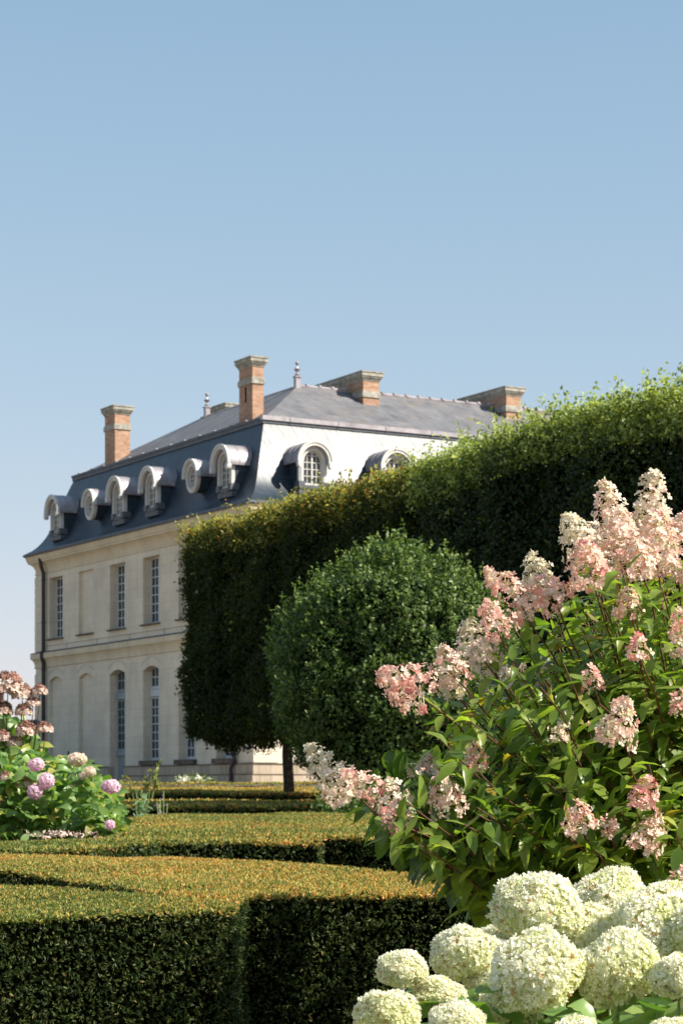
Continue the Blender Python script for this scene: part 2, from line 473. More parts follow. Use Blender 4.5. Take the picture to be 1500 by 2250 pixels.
# curb gutter
c = MB()
c.box(IA-.10, IA+.04, IB-.10, LA-IL+.10, ZC-.16, ZC-.02); c.box(IA-.13, IA-.02, IB-.13, LA-IL+.13, ZC-.02, ZC+.07)
c.build("curb_gutter", M['lead'], B)
c = MB(); c.box(IA-.13, LB, IB-.12, IB+.03, ZC-.16, ZC-.05); c.build("curb_shadow_board", M['lead'], B)
c = MB(); c.box(IA-.15, LB, IB-.17, IB+.03, ZC-.05, ZC+.11)
for x_ in np.arange(IA+1, LB, 2.0): c.box(x_-.03, x_+.03, IB-.19, IB-.165, ZC-.06, ZC+.12)
c.build("curb_flashing", M['zinc'], B)
for y_ in np.arange(IB+1.2, LA-IL, 1.28):
    c = MB(); c.box(IA-.16, IA-.04, y_-.05, y_+.05, ZC+.07, ZC+.11); c.build("gutter_bracket", M['zinc'], B)
# ridge flashings
c = MB(); c.tube([F1, (LB, IB+W, ZR)], .09, 6); 
for x_ in np.arange(F1[0]+.4, LB, .55): c.box(x_-.05, x_+.05, IB+W-.1, IB+W+.1, ZR+.03, ZR+.12)
c.tube([F1, F2], .05, 6); c.build("ridge_cap", M['zinc'], B)
c = MB(); c.tube([(-.38, LA+.38, 11.56), (-.38, -.38, 11.56), (LB, -.38, 11.56)], .07, 8); c.build("eaves_gutter", M['lead'], B)

# chimneys
def chimney(x0, x1, y0, y1, zb, zt, slot=False):
    body = MB(); body.box(x0, x1, y0, y1, zb, zt-.36)
    o = body.build("chimney", M['brick'], B)
    band = MB(); band.box(x0-.045, x1+.045, y0-.045, y1+.045, zt-.98, zt-.78); band.box(x0-.02, x1+.02, y0-.02, y1+.02, zt-.78, zt-.74)
    bo = band.build("band", M['cap'], o)
    cap = MB()
    for i, (e, za, zb_) in enumerate(((.02, .36, .30), (.05, .30, .24), (.09, .24, .18), (.125, .18, .05), (.15, .05, 0))):
        cap.box(x0-e, x1+e, y0-e, y1+e, zt-za, zt-zb_)
    cap.build("cap", M['cap'], o)
    fl = MB(); fl.box(x0-.03, x1+.03, y0-.04, y1+.03, zb, zb+.001+ .22 if False else zb+.2); fl.build("flashing", M['zinc'], o)
    if slot:
        s_ = MB(); s_.box(x0-.012, x0+.05, (y0+y1)/2-.05, (y0+y1)/2+.05, zt-1.6, zt-1.05); s_.build("slot", M['core'], o)
    return o
chimney(1.5, 1.95, 2.99, 4.06, 14.7, 17.36, True)
chimney(1.5, 2.18, 15.27, 16.3, 14.7, 17.42)
chimney(6.49, 7.19, 3.54, 6.9, 15.6, 17.38)
chimney(12.98, 13.68, 3.54, 6.9, 15.6, 17.38)
chimney(4.75, 5.3, 11.5, 13.0, 15.9, 17.22)
# finials
def finial(x, y, z):
    k = .64; f = MB(); f.box(x-.10, x+.10, y-.10, y+.10, z-.25, z+.34)
    f.box(x-.135, x+.135, y-.135, y+.135, z+.34, z+.38)
    f.lathe([(r_*.85, h_*k+.08) for r_, h_ in [(.0, .46), (.10, .48), (.12, .58), (.05, .68), (.045, .74), (.13, .84), (.15, .90), (.06, .97), (.035, 1.05), (.035, 1.12), (.085, 1.2), (.095, 1.27), (.04, 1.36), (.0, 1.42)]], (x, y, z), 10)
    return f.build("finial", M['zinc'], B)
finial(F1[0], F1[1], ZR); finial(F1[0], 12.2, ZR)

# windows --------------------------------------------------------
def window(axis, c, z0, z1, depth=.36, hw=HW, cols=4, rows=7, transom=None, name="window", pane='glass', panel=None):
    def BX(mb, u0, u1, d0, d1, z0_, z1_):
        if axis == 'A': mb.box(d0, d1, u0, u1, z0_, z1_)
        else: mb.box(u0, u1, d0, d1, z0_, z1_)
    f = MB(); a, b_ = c-hw, c+hw; d = depth
    lights = [(z0, z1, rows)] if transom is None else [(z0, transom[0], rows), (transom[1], z1, transom[2])]
    fw = .06
    BX(f, a, a+fw, d-.03, d+.05, z0, z1); BX(f, b_-fw, b_, d-.03, d+.05, z0, z1)
    for (za, zb, r_) in lights:
        BX(f, a+fw, b_-fw, d-.03, d+.05, za, za+.12); BX(f, a+fw, b_-fw, d-.03, d+.05, zb-.06, zb)
        BX(f, c-.05, c+.05, d-.04, d+.05, za+.12, zb-.06)
        for sx in (-1, 1):
            u0, u1 = (a+fw, c-.05) if sx < 0 else (c+.05, b_-fw)
            for k in range(1, cols//2): uu = u0+(u1-u0)*k/(cols//2); BX(f, uu-.018, uu+.018, d-.02, d+.04, za+.12, zb-.06)
            for k in range(1, r_): zz = za+.12+(zb-.06-za-.12)*k/r_; BX(f, u0, u1, d-.018, d+.038, zz-.02, zz+.02)
    if transom: BX(f, a+fw, b_-fw, d-.10, d+.05, transom[0]+.02, transom[1]-.02)
    if panel:
        BX(f, a+fw, b_-fw, d-.10, d+.05, panel[1]-.16, panel[1]); BX(f, a+fw, b_-fw, d-.03, d+.05, panel[0], panel[1]-.16)
        for k in range(1, 8): uu = a+fw+(b_-a-2*fw)*k/8; BX(f, uu-.01, uu+.01, d-.04, d-.029, panel[0]+.08, panel[1]-.2)
    fo = f.build(name, M['door'] if panel else M['frame'], B)
    g = MB()
    if axis == 'A': g.box(d+.012, d+.022, a+.01, b_-.01, z0, z1)
    else: g.box(a+.01, b_-.01, d+.012, d+.022, z0, z1)
    g.build("pane", M[pane], fo)
    return fo
def sill(axis, c, z, out=.12, th=.05, hw=HW+.09, mat='grime', name="sill"):
    s_ = MB()
    if axis == 'A': s_.box(-out, .34, c-hw, c+hw, z-th, z+.005)
    else: s_.box(c-hw, c+hw, -out, .34, z-th, z+.005)
    return s_.build(name, M[mat], B)
for c_ in bays:
    if c_ != 14.8: window('A', c_, UP0, UP1)
    sill('A', c_, UP0)
    if c_ in (17.96, 14.8): sill('A', c_, GS, .14, .16); continue
    if c_ == DOOR: window('A', c_, 3.06, GAP, transom=(5.12, 5.42, 2), rows=6, name="door", panel=(1.75, 3.06))
    else:
        window('A', c_, GS, GAP, transom=(5.12, 5.42, 2), rows=7); sill('A', c_, GS, .16, .17)
for c_ in baysB:
    window('B', c_, UP0, UP1); sill('B', c_, UP0); window('B', c_, GS, GAP, transom=(5.12, 5.42, 2), rows=7); sill('B', c_, GS, .14, .14)
# arch joints above the ground floor openings
aj = MB()
for c_ in bays:
    pts_ = [(-.004, c_+HW*1.2*t, 6.36+.28*(1-t*t)) for t in np.linspace(-1, 1, 12)]
    aj.tube(pts_, .01, 4)
aj.build("arch_joint", M['plinth'], B)
# rusticated joints on the sunlit front
rj = MB()
# downpipe
dpz = MB(); ydp = 19.0
dpz.tube([(-.30, ydp, 11.35), (-.24, ydp, 11.0), (-.14, ydp, 10.72), (-.14, ydp, 7.45), (-.22, ydp, 7.36), (-.22, ydp, 7.15), (-.14, ydp, 6.9), (-.14, ydp, 1.7)], .085, 8)
for z_ in (10.4, 8.6, 6.6, 4.6, 2.9): dpz.tube([(-.14, ydp, z_), (-.14, ydp, z_+.06)], .105, 8)
dpz.build("downpipe", M['pipe'], B)
dp2 = MB(); dp2.tube([(-.14, 1.25, 11.0), (-.14, 1.25, 2.6), (-.2, 1.4, 2.3), (-.2, 1.4, 1.6)], .075, 8); dp2.build("downpipe", M['pipe'], B)
vg = MB(); vg.box(-.01, .02, 16.55, 16.68, 2.95, 3.15); vg.build("vent", M['core'], B)

# dormers: local frame u along the wall, o outward, z up
def dormer(axis, c, oval=False):
    z0 = 12.22
    if axis == 'A': T = lambda u, o_, z: (-o_, c-u, z)
    else: T = lambda u, o_, z: (c+u, -o_, z)
    root = empty("dormer", T(0, 0, z0)); root.parent = B; root['label'] = "round oeil-de-boeuf dormer" if oval else "arched dormer"
    off = Vector(T(0, 0, z0))
    def bld(mb, name, mat, par, smooth=False):
        o = mb.build(name, mat, par, smooth, Matrix.Translation(-off)); return o
    def ring(mb, r0, r1, o0, o1, cz, a0, a1, n=20, sz0=1., sz1=1.):
        """arch ring between radii, extruded from o0 (front) to o1 (back)"""
        vs = []; 
        for i in range(n+1):
            t = a0+(a1-a0)*i/n; cs, sn = math.cos(t), math.sin(t)
            for r_, s_, o_ in ((r0, sz0, o0), (r1, sz1, o0), (r1, sz1, o1), (r0, sz0, o1)): vs.append(T(r_*cs, o_, cz+r_*s_*sn))
        f = []
        for i in range(n):
            a = i*4; b_ = a+4
            for k in range(4): f.append((a+k, a+(k+1) % 4, b_+(k+1) % 4, b_+k))
        if abs(a1-a0) < 2*math.pi-.01: f += [(0, 1, 2, 3), (n*4+3, n*4+2, n*4+1, n*4)]
        mb.add(vs, f)
    def BX(mb, u0, u1, o0, o1, za, zb):
        vs = [T(u, o_, z) for z in (za, zb) for o_ in (o0, o1) for u in (u0, u1)]
        mb.add(vs, [(0, 2, 3, 1), (4, 5, 7, 6), (0, 1, 5, 4), (2, 6, 7, 3), (0, 4, 6, 2), (1, 3, 7, 5)])
    fo = .02     # front plane
    if not oval:
        cz = 13.20; rin, ro = .38, .56
        fr = MB()
        for sx in (-1, 1):
            BX(fr, sx*rin, sx*ro, fo, fo-.14, z0+.25, cz)
            BX(fr, sx*(rin+.04), sx*(ro-.06), fo+.03, fo, z0+.25, cz)
        ring(fr, rin, ro, fo, fo-.14, cz, 0, math.pi); ring(fr, rin, rin+.07, fo+.035, fo, cz, 0, math.pi)
        bld(fr, "surround", M['white'], root)
        hd = MB(); ring(hd, ro-.02, .70, fo+.20, fo+.10, cz, math.radians(-8), math.radians(188), 24)
        ring(hd, .64, .73, fo+.23, fo+.20, cz, math.radians(-8), math.radians(188), 24)
        for sx in (-1, 1):
            for o_ in (fo+.27, ): 
                ring(hd, 0, .12, o_, o_-.15, cz-.12, 0, 0, 2) if False else None
            sc = MB(); n = 10
            vs = [T(sx*.63+.10*math.cos(2*math.pi*k/n), o_, cz-.14+.13*math.sin(2*math.pi*k/n)) for o_ in (fo+.245, fo+.08) for k in range(n)]
            hd.add(vs, [tuple(range(n)), tuple(range(n, 2*n))] + [(k, (k+1) % n, n+(k+1) % n, n+k) for k in range(n)])
        bld(hd, "hood_moulding", M['white'], root)
        me = MB(); ring(me, ro-.03, .71, fo+.10, fo-1.5, cz, math.radians(-6), math.radians(186), 24)
        for o_ in (-.25, -.6, -.95): ring(me, .71, .724, fo+o_, fo+o_-.035, cz, math.radians(-6), math.radians(186), 24)
        bld(me, "hood", M['zinc'], root)
        ck = MB()
        for sx in (-1, 1): BX(ck, sx*(ro-.06), sx*(ro-.002), fo-.14, fo-1.6, z0-.1, cz+.02)
        ck2 = bld(ck, "cheek", M['steep_slate'], root)
        for sx in (-1, 1):
            bs = MB(); BX(bs, sx*(rin-.03), sx*(ro+.03), fo+.05, fo-.3, z0+.02, z0+.25); bld(bs, "sill_block", M['lead'], root)
        sl_ = MB(); BX(sl_, -rin, rin, fo+.02, fo-.5, z0-.02, z0+.12); BX(sl_, -ro, ro, fo-.01, fo-.5, z0-.2, z0-.02); bld(sl_, "sill", M['lead'], root)
        # casement
        fm = MB(); d0, d1 = fo-.09, fo-.14
        zb = z0+.12
        BX(fm, -rin, -rin+.05, d0, d1, zb, cz); BX(fm, rin-.05, rin, d0, d1, zb, cz); ring(fm, rin-.055, rin, d0, d1, cz, 0, math.pi, 16)
        BX(fm, -.03, .03, d0+.01, d1, zb, cz+rin-.05); BX(fm, -rin+.05, rin-.05, d0, d1, zb, zb+.09)
        for k in range(1, 5):
            zz = zb+.09+k*.245
            if zz < cz+.25:
                hw_ = rin-.05 if zz < cz else math.sqrt(max(.001, (rin-.05)**2-(zz-cz)**2))
                BX(fm, -hw_, hw_, d0-.01, d1+.01, zz-.014, zz+.014)
        for sx in (-.19, .19): BX(fm, sx-.012, sx+.012, d0-.01, d1+.01, zb+.09, cz+.28)
        fo_ = bld(fm, "window", M['white'], root)
        pn = MB(); n = 16
        vs = [T(-rin+.01, d1+.02, zb), T(rin-.01, d1+.02, zb)] + [T((rin-.01)*math.cos(math.pi*k/n), d1+.02, cz+(rin-.01)*math.sin(math.pi*k/n)) for k in range(n+1)]
        pn.add(vs, [tuple(range(len(vs)))]); po = pn.build("pane", M['glass'], root, False, Matrix.Translation(-off), False)
    else:
        cz = 13.05
        fr = MB(); ring(fr, .34, .49, fo+.04, fo-.1, cz, 0, 2*math.pi, 28, 1.2, 1.17)
        ring(fr, .35, .40, fo+.07, fo+.04, cz, 0, 2*math.pi, 28, 1.2, 1.2)
        ring(fr, .49, .62, fo+.12, fo-.02, cz+.04, math.radians(-4), math.radians(184), 22, 1.1, 1.05)
        ring(fr, .55, .62, fo+.15, fo+.12, cz+.04, math.radians(-4), math.radians(184), 22, 1.05, 1.05)
        bld(fr, "surround", M['white'], root)
        me = MB(); ring(me, .50, .63, fo-.02, fo-1.1, cz+.04, math.radians(-4), math.radians(184), 22, 1.05, 1.05); bld(me, "hood", M['zinc'], root)
        ck = MB(); ring(ck, .42, .475, fo-.1, fo-.8, cz, math.pi, 2*math.pi, 20, 1.17, 1.17); bld(ck, "cheek", M['steep_slate'], root)
        fm = MB(); d0, d1 = fo-.06, fo-.11
        ring(fm, .30, .345, d0, d1, cz, 0, 2*math.pi, 28, 1.2, 1.2)
        BX(fm, -.016, .016, d0, d1, cz-.36, cz+.36); BX(fm, -.155, -.137, d0, d1, cz-.34, cz+.34); BX(fm, .137, .155, d0, d1, cz-.34, cz+.34)
        for zz in (-.2, -.02, .16): BX(fm, -.28, .28, d0, d1, cz+zz-.013, cz+zz+.013)
        fo_ = bld(fm, "window", M['white'], root)
        pn = MB(); n = 24; vs = [T(.338*math.cos(2*math.pi*k/n), d1+.015, cz+.405*math.sin(2*math.pi*k/n)) for k in range(n)]
        pn.add(vs, [tuple(range(n))]); pn.build("pane", M['glass'], root, False, Matrix.Translation(-off), False)
    return root
for c_, ov in ((17.96, 0), (14.3, 1), (11.55, 0), (8.45, 0), (4.85, 1), (2.25, 0)): dormer('A', c_, bool(ov))
for c_ in (2.35, 5.75, 9.0, 12.25, 15.5): dormer('B', c_)

# low outbuilding at the far left corner
ob = empty("garden_wall", (-12.95, 88, 1.6)); tag(ob, "low grey wall with dark slate coping at the far left corner of the house", "wall")
mb = MB(); mb.box(-6, 1.02, 0, .5, -.6, 2.38); mb.build("wall", M['plinth'], ob)
mb = MB(); mb.add([(-6, -.15, 2.38), (1.3, -.15, 2.38), (1.3, .65, 2.38), (-6, .65, 2.38), (-6, .25, 2.72), (.95, .25, 2.72)],
                 [(0, 1, 5, 4), (1, 2, 5), (2, 3, 4, 5), (0, 4, 3), (0, 3, 2, 1)]); mb.build("coping", M['steep_slate'], ob)

# ------------------------------------------------------------------ foliage materials
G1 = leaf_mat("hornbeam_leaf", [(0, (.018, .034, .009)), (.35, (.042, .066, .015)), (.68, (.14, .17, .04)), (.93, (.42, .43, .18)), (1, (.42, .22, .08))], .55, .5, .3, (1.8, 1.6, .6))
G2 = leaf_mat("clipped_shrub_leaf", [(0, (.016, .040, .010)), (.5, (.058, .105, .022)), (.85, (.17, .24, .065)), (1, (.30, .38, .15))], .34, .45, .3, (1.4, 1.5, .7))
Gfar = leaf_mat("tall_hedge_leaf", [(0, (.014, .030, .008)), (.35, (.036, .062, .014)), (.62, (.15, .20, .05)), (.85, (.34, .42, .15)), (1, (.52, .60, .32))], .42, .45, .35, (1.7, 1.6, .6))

# ------------------------------------------------------------------ pleached trees
d1 = np.array([.4962, -.8683, 0]); d2 = np.array([.8683, .4962, 0]); UPV = np.array([0, 0, 1.])
P0 = np.array([-3.77, 52.0, 0])
def lump(p, sc, seed=0):
    """cheap smooth pseudo-noise"""
    q = p*sc + seed
    return (np.sin(q[:, 0]*1.7+np.sin(q[:, 2]*1.3))+np.sin(q[:, 1]*2.1+1.3*np.sin(q[:, 0]))+np.sin(q[:, 2]*2.3+q[:, 1]))/3
def clipped_tree(s0, s1, z0, z1, thick, trunk_s, label, mat, density, size, seed, face_off=0., topfuzz=.35, group=None, vb=0., rise=0.):
    sc = .5*(s0+s1)
    root_p = P0 + d1*trunk_s + d2*(thick/2)
    zg = gz(root_p[1])
    root = empty("clipped_tree", (root_p[0], root_p[1], zg)); tag(root, label, "tree", group)
    org = np.array([root_p[0], root_p[1], zg])
    # surface samples on the box, rounded and lumpy
    L = s1-s0; H = z1-z0; areas = [L*H, L*H*.5, L*thick*1.3, L*thick*.6, thick*H, thick*H]
    P, Nn = [], []
    for k, A in enumerate(areas):
        n = int(A*density); a = rng.random(n); b = rng.random(n)
        s_ = s0+L*a; t_ = np.zeros(n); z_ = z0+H*b
        if k == 0: t_ = np.zeros(n); nn = -d2
        elif k == 1: t_ = np.full(n, thick); nn = d2
        elif k == 2: t_ = thick*b; z_ = np.full(n, z1); nn = UPV
        elif k == 3: t_ = thick*b; z_ = np.full(n, z0); nn = -UPV
        elif k == 4: s_ = np.full(n, s0); t_ = thick*a; nn = -d1
        else: s_ = np.full(n, s1); t_ = thick*a; nn = d1
        # round the corners
        cs = np.stack([s_, t_, z_], 1); lo = np.array([s0, 0, z0]); hi = np.array([s1, thick, z1]); rr = .5
        cc = np.clip(cs, lo+rr, hi-rr)
        dv = cs-cc; ln = np.linalg.norm(dv, axis=1, keepdims=True); dirv = dv/np.maximum(ln, 1e-6)
        cs = cc+dirv*rr
        nn3 = dirv[:, :1]*d1+dirv[:, 1:2]*d2+dirv[:, 2:]*UPV
        W = P0 + cs[:, :1]*d1 + cs[:, 1:2]*d2 + cs[:, 2:]*UPV
        l2 = lump(W, 4.1, seed+3); off = .15*lump(W, 1.3, seed)+.10*l2 - .30*np.clip(-lump(W, 6.3, seed+7)-.25, 0, 1) - np.abs(rng.normal(0, .12, n))
        if k == 2: off = off + np.minimum(rng.exponential(topfuzz*.3, n), .16)
        else: off = off + np.minimum(rng.exponential(.05, n), .2)
        W = W + nn3*(off[:, None]+face_off)
        P.append(W); Nn.append(nn3)
    P = np.concatenate(P); Nn = np.concatenate(Nn); n = len(P)
    # shoots sticking out of the top
    fr_ = lambda W: np.clip((((W-P0)@d1)-s0)/L, 0, 1)*rise*np.clip((W[:, 2]-z0)/(z1-z0), 0, 1.3)
    ns = int(L*thick*(9 if topfuzz < .4 else 30))
    sp = []
    for _ in range(ns):
        b0 = P0 + d1*rng.uniform(s0, s1) + d2*thick*rng.random()**1.5 + UPV*(z1-.2); ln = rng.uniform(.15, .3+topfuzz*rng.random()*1.4)
        dr = norm(np.array([rng.normal(0, .22), rng.normal(0, .22), 1.])-d2*rng.uniform(-.1, .35))
        for j in range(int(ln/.04)): sp.append(b0+dr*(j*.04)+rng.normal(0, .022, 3))
    for _ in range(int(L*H*3.2)):          # sprays that escaped the shears
        k = rng.integers(len(P)); b0 = P[k]; dr = norm(Nn[k]*1.0+np.array([0, 0, .25])+rng.normal(0, .45, 3)); ln = min(.42, .1+rng.exponential(.10))
        for j in range(int(ln/.035)): sp.append(b0+dr*(j*.035)+rng.normal(0, .028, 3)-fr_(b0[None])[0]*UPV*0)
    nsun = 0
    for _ in range(int(L*(34 if topfuzz < .4 else 90))):
        s_ = rng.uniform(s0, s1); zz = z1-rng.uniform(-.05, .85)
        b0 = P0+d1*s_-d2*rng.uniform(-.1, .06)+UPV*zz; dr = norm(-d2*rng.uniform(.2, 1.)+UPV*rng.uniform(.3, 1.1)+rng.normal(0, .3, 3)); ln = min(.5, .12+rng.exponential(.12))
        for j in range(int(ln/.035)): sp.append(b0+dr*(j*.035)+rng.normal(0, .025, 3))
    sp = np.array(sp); P = np.concatenate([P, sp]); Nn = np.concatenate([Nn, np.tile(UPV, (len(sp), 1))]); n = len(P); P[:, 2] += fr_(P)
    dirs = norm(Nn*.5+rand_dirs(n)*.8+np.array([0, 0, -.15])); nrm = norm(Nn+rand_dirs(n)*.7)
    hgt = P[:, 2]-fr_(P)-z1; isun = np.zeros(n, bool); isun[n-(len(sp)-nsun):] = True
    val = np.clip(rng.normal(.16+vb, .14, n)+.12*lump(P, .9, seed+9)+.60*np.clip(1+hgt/.9, 0, 1), 0, .93)  # young growth and sunlit top band both put into leaf colour, face darker
    val[isun] = np.clip(rng.normal(.78, .14, isun.sum()), 0, .95)  # shoot leaves coloured bright as if caught by the sun
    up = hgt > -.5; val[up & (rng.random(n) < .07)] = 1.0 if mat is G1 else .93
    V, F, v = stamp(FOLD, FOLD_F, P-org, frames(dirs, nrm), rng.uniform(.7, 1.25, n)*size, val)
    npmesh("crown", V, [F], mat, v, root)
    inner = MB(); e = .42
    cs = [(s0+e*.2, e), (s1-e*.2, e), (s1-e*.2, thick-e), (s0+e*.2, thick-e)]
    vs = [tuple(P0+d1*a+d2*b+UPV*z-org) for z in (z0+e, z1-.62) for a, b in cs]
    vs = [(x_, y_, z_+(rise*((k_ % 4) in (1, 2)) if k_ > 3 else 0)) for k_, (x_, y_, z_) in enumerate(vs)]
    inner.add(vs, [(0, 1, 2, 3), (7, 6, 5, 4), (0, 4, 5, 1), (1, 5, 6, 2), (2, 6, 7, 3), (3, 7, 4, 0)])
    inner.build("shade_core", M['core'], root)  # opaque core; shade between the leaves put into its near-black colour
    tr = MB(); tr.tube([(0, 0, -.1), (.02, 0, 1.0), (-.02, .02, 1.8), (0, 0, z0-zg+.6)], [.17, .125, .12, .11], 12)
    for k in range(6):
        a = rng.uniform(0, 6.28); r_ = rng.uniform(.6, 1.2); hh = z0-zg+rng.uniform(-.1, .3)
        tr.tube([(0, 0, hh), (r_*math.cos(a)*.5, r_*math.sin(a)*.5, hh+.4), (r_*math.cos(a), r_*math.sin(a), hh+.9)], [.06, .045, .02], 6)
    tr.build("trunk", M['bark'], root, True)
    return root
TG = "clipped trees grown together into a tall green wall"
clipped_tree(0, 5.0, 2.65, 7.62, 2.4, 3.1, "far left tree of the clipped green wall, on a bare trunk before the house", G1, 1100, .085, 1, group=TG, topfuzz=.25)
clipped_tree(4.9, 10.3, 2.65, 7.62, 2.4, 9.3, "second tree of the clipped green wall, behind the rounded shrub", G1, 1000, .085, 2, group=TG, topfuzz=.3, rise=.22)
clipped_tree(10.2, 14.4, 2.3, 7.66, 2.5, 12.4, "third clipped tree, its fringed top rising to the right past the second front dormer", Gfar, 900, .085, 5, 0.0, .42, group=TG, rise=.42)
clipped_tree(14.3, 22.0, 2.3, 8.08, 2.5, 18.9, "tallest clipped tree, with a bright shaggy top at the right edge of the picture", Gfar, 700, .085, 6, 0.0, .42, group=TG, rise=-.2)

# ------------------------------------------------------------------ rounded clipped shrub
def round_shrub(cx, cy, zc, rx, rz, dens, size, mat, name, label, seed, zmin):
    zg = gz(cy); root = empty(name, (cx, cy, zg)); tag(root, label, "shrub")
    c = np.array([cx, cy, zc]); n = int(4*math.pi*rx*rz*dens)
    d = rand_dirs(n)
    # superellipse-ish body, squarer below
    R = np.stack([d[:, 0]*rx, d[:, 1]*rx, d[:, 2]*rz], 1)
    low = d[:, 2] < 0
    R[low, :2] *= (1+.05*np.abs(d[low, 2:3])); dz_ = np.clip(d[:, 2:3], 0, 1); R[:, :2] *= 1+.055*4*dz_*(1-dz_)*dz_**.3
    P = c + R
    ln = .17*lump(P, 1.6, seed)+.09*lump(P, 4.3, seed+2)
    out = ln - .34*np.clip(-lump(P, 5.2, seed+7)-.12, 0, 1) - np.abs(rng.normal(0, .1, n)) + np.minimum(rng.exponential(.035, n), .15)
    P = P + d*out[:, None]
    # leafy shoots
    sh = []; shn = []
    for _ in range(int(n/22)):
        k = rng.integers(n)
        if d[k, 2] < -.3: continue
        l_ = rng.uniform(.06, .22)+(.16*rng.random() if d[k, 2] > .35 else 0); dr = norm(d[k]*.7+np.array([0, 0, .8])+rng.normal(0, .2, 3))
        for j in range(int(l_/.022)): sh.append(P[k]+dr*j*.022+rng.normal(0, .014, 3)); shn.append(dr)
    P = np.concatenate([P, sh]); Nn = np.concatenate([d, shn]); keep = P[:, 2] > zmin; P = P[keep]; Nn = Nn[keep]; n = len(P)
    dirs = norm(Nn*.5+rand_dirs(n)*.8); nrm = norm(Nn+rand_dirs(n)*.6)
    val = np.clip(rng.normal(.45, .22, n), 0, 1); nsh_ = int((keep[-len(sh):]).sum()); val[n-nsh_:] = np.clip(rng.normal(.72, .18, nsh_), 0, 1)
    V, F, v = stamp(FOLD, FOLD_F, P-np.array([cx, cy, zg]), frames(dirs, nrm), rng.uniform(.6, 1.2, n)*size, val)
    npmesh("crown", V, [F], mat, v, root)
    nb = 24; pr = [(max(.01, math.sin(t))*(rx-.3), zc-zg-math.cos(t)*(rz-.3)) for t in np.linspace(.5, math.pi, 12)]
    inn = MB(); inn.lathe(pr, (0, 0, 0), nb); inn.build("shade_core", M['core'], root, True)  # opaque filler, its near-black colour stands for the inner shade
    tr = MB(); hh = zc-zg
    for k in range(5):
        a = k*1.257; tr.tube([(0.08*math.cos(a), .08*math.sin(a), -.1), (.12*rx*math.cos(a), .12*rx*math.sin(a), hh*.4), (.35*rx*math.cos(a), .35*rx*math.sin(a), hh*.9)], [.04*rx, .035*rx, .02*rx], 7)
    tr.build("trunk", M['bark'], root, True)
    return root
round_shrub(.80, 33.0, 3.12, 1.76, 1.92, 1300, .072, G2, "rounded_shrub", "large rounded glossy green shrub in front of the clipped tree wall", 3, 1.0)
round_shrub(.15, 30.0, .95, .62, .55, 900, .075, G2, "small_shrub", "low dark leafy shrub at the foot of the large rounded shrub", 8, .35)

# ------------------------------------------------------------------ yew / box parterre hedges
def hedge_mat():
    m, nt, b = newmat("clipped_hedge_tips")
    v = attr(nt, 'v')            # 0..1 face sprigs, 1..2 top sprigs
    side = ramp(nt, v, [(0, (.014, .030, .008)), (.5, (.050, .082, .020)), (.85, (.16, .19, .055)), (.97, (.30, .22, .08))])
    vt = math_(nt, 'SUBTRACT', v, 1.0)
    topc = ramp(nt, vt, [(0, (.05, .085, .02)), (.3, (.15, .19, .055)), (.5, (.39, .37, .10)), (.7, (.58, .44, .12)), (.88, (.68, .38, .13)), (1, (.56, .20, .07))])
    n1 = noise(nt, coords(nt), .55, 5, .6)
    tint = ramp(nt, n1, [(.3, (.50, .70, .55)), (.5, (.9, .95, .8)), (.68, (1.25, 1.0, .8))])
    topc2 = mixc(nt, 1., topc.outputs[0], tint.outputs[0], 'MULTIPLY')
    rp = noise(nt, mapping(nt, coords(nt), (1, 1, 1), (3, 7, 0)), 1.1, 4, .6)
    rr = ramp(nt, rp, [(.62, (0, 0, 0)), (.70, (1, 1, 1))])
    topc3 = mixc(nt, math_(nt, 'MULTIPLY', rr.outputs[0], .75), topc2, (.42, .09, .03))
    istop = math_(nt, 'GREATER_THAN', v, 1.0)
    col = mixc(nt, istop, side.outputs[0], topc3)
    nt.links.new(col, b.inputs['Base Color']); b.inputs['Roughness'].default_value = .5; b.inputs['Specular IOR Level'].default_value = .3
    t = N(nt, 'ShaderNodeBsdfTranslucent'); nt.links.new(mixc(nt, 1., col, (1.3, 1.3, .7), 'MULTIPLY'), t.inputs[0])
    mx = N(nt, 'ShaderNodeMixShader'); mx.inputs[0].default_value = .25
    nt.links.new(b.outputs[0], mx.inputs[1]); nt.links.new(t.outputs[0], mx.inputs[2]); nt.links.new(mx.outputs[0], nt.nodes['Material Output'].inputs[0])
    return m
HM = hedge_mat()
m, nt, b = newmat("hedge_gap_shade")
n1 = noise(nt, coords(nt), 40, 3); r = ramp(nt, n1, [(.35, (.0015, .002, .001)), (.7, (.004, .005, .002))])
nt.links.new(r.outputs[0], b.inputs['Base Color']); b.inputs['Roughness'].default_value = 1; b.inputs['Specular IOR Level'].default_value = 0; HB = m  # body coloured near-black to give the deep gaps their shade
def topP(x, y):      # plan position of a point seen on the hedge tops
    Y_ = 2695/(y-1689); return ((x-750)/4900*Y_, Y_)
NEEDLE = np.array([[0, -.5, 0], [0, .5, 0], [.6, .42, .02], [1, 0, -.03], [.6, -.42, .02]])
NEEDLE_F = np.array([[0, 4, 3, 2, 1]])
def in_poly(px, py, poly):
    c = np.zeros(len(px), bool); n = len(poly); j = n-1
    for i in range(n):
        xi, yi = poly[i]; xj, yj = poly[j]
        cond = ((yi > py) != (yj > py)) & (px < (xj-xi)*(py-yi)/(yj-yi+1e-12)+xi); c ^= cond; j = i
    return c
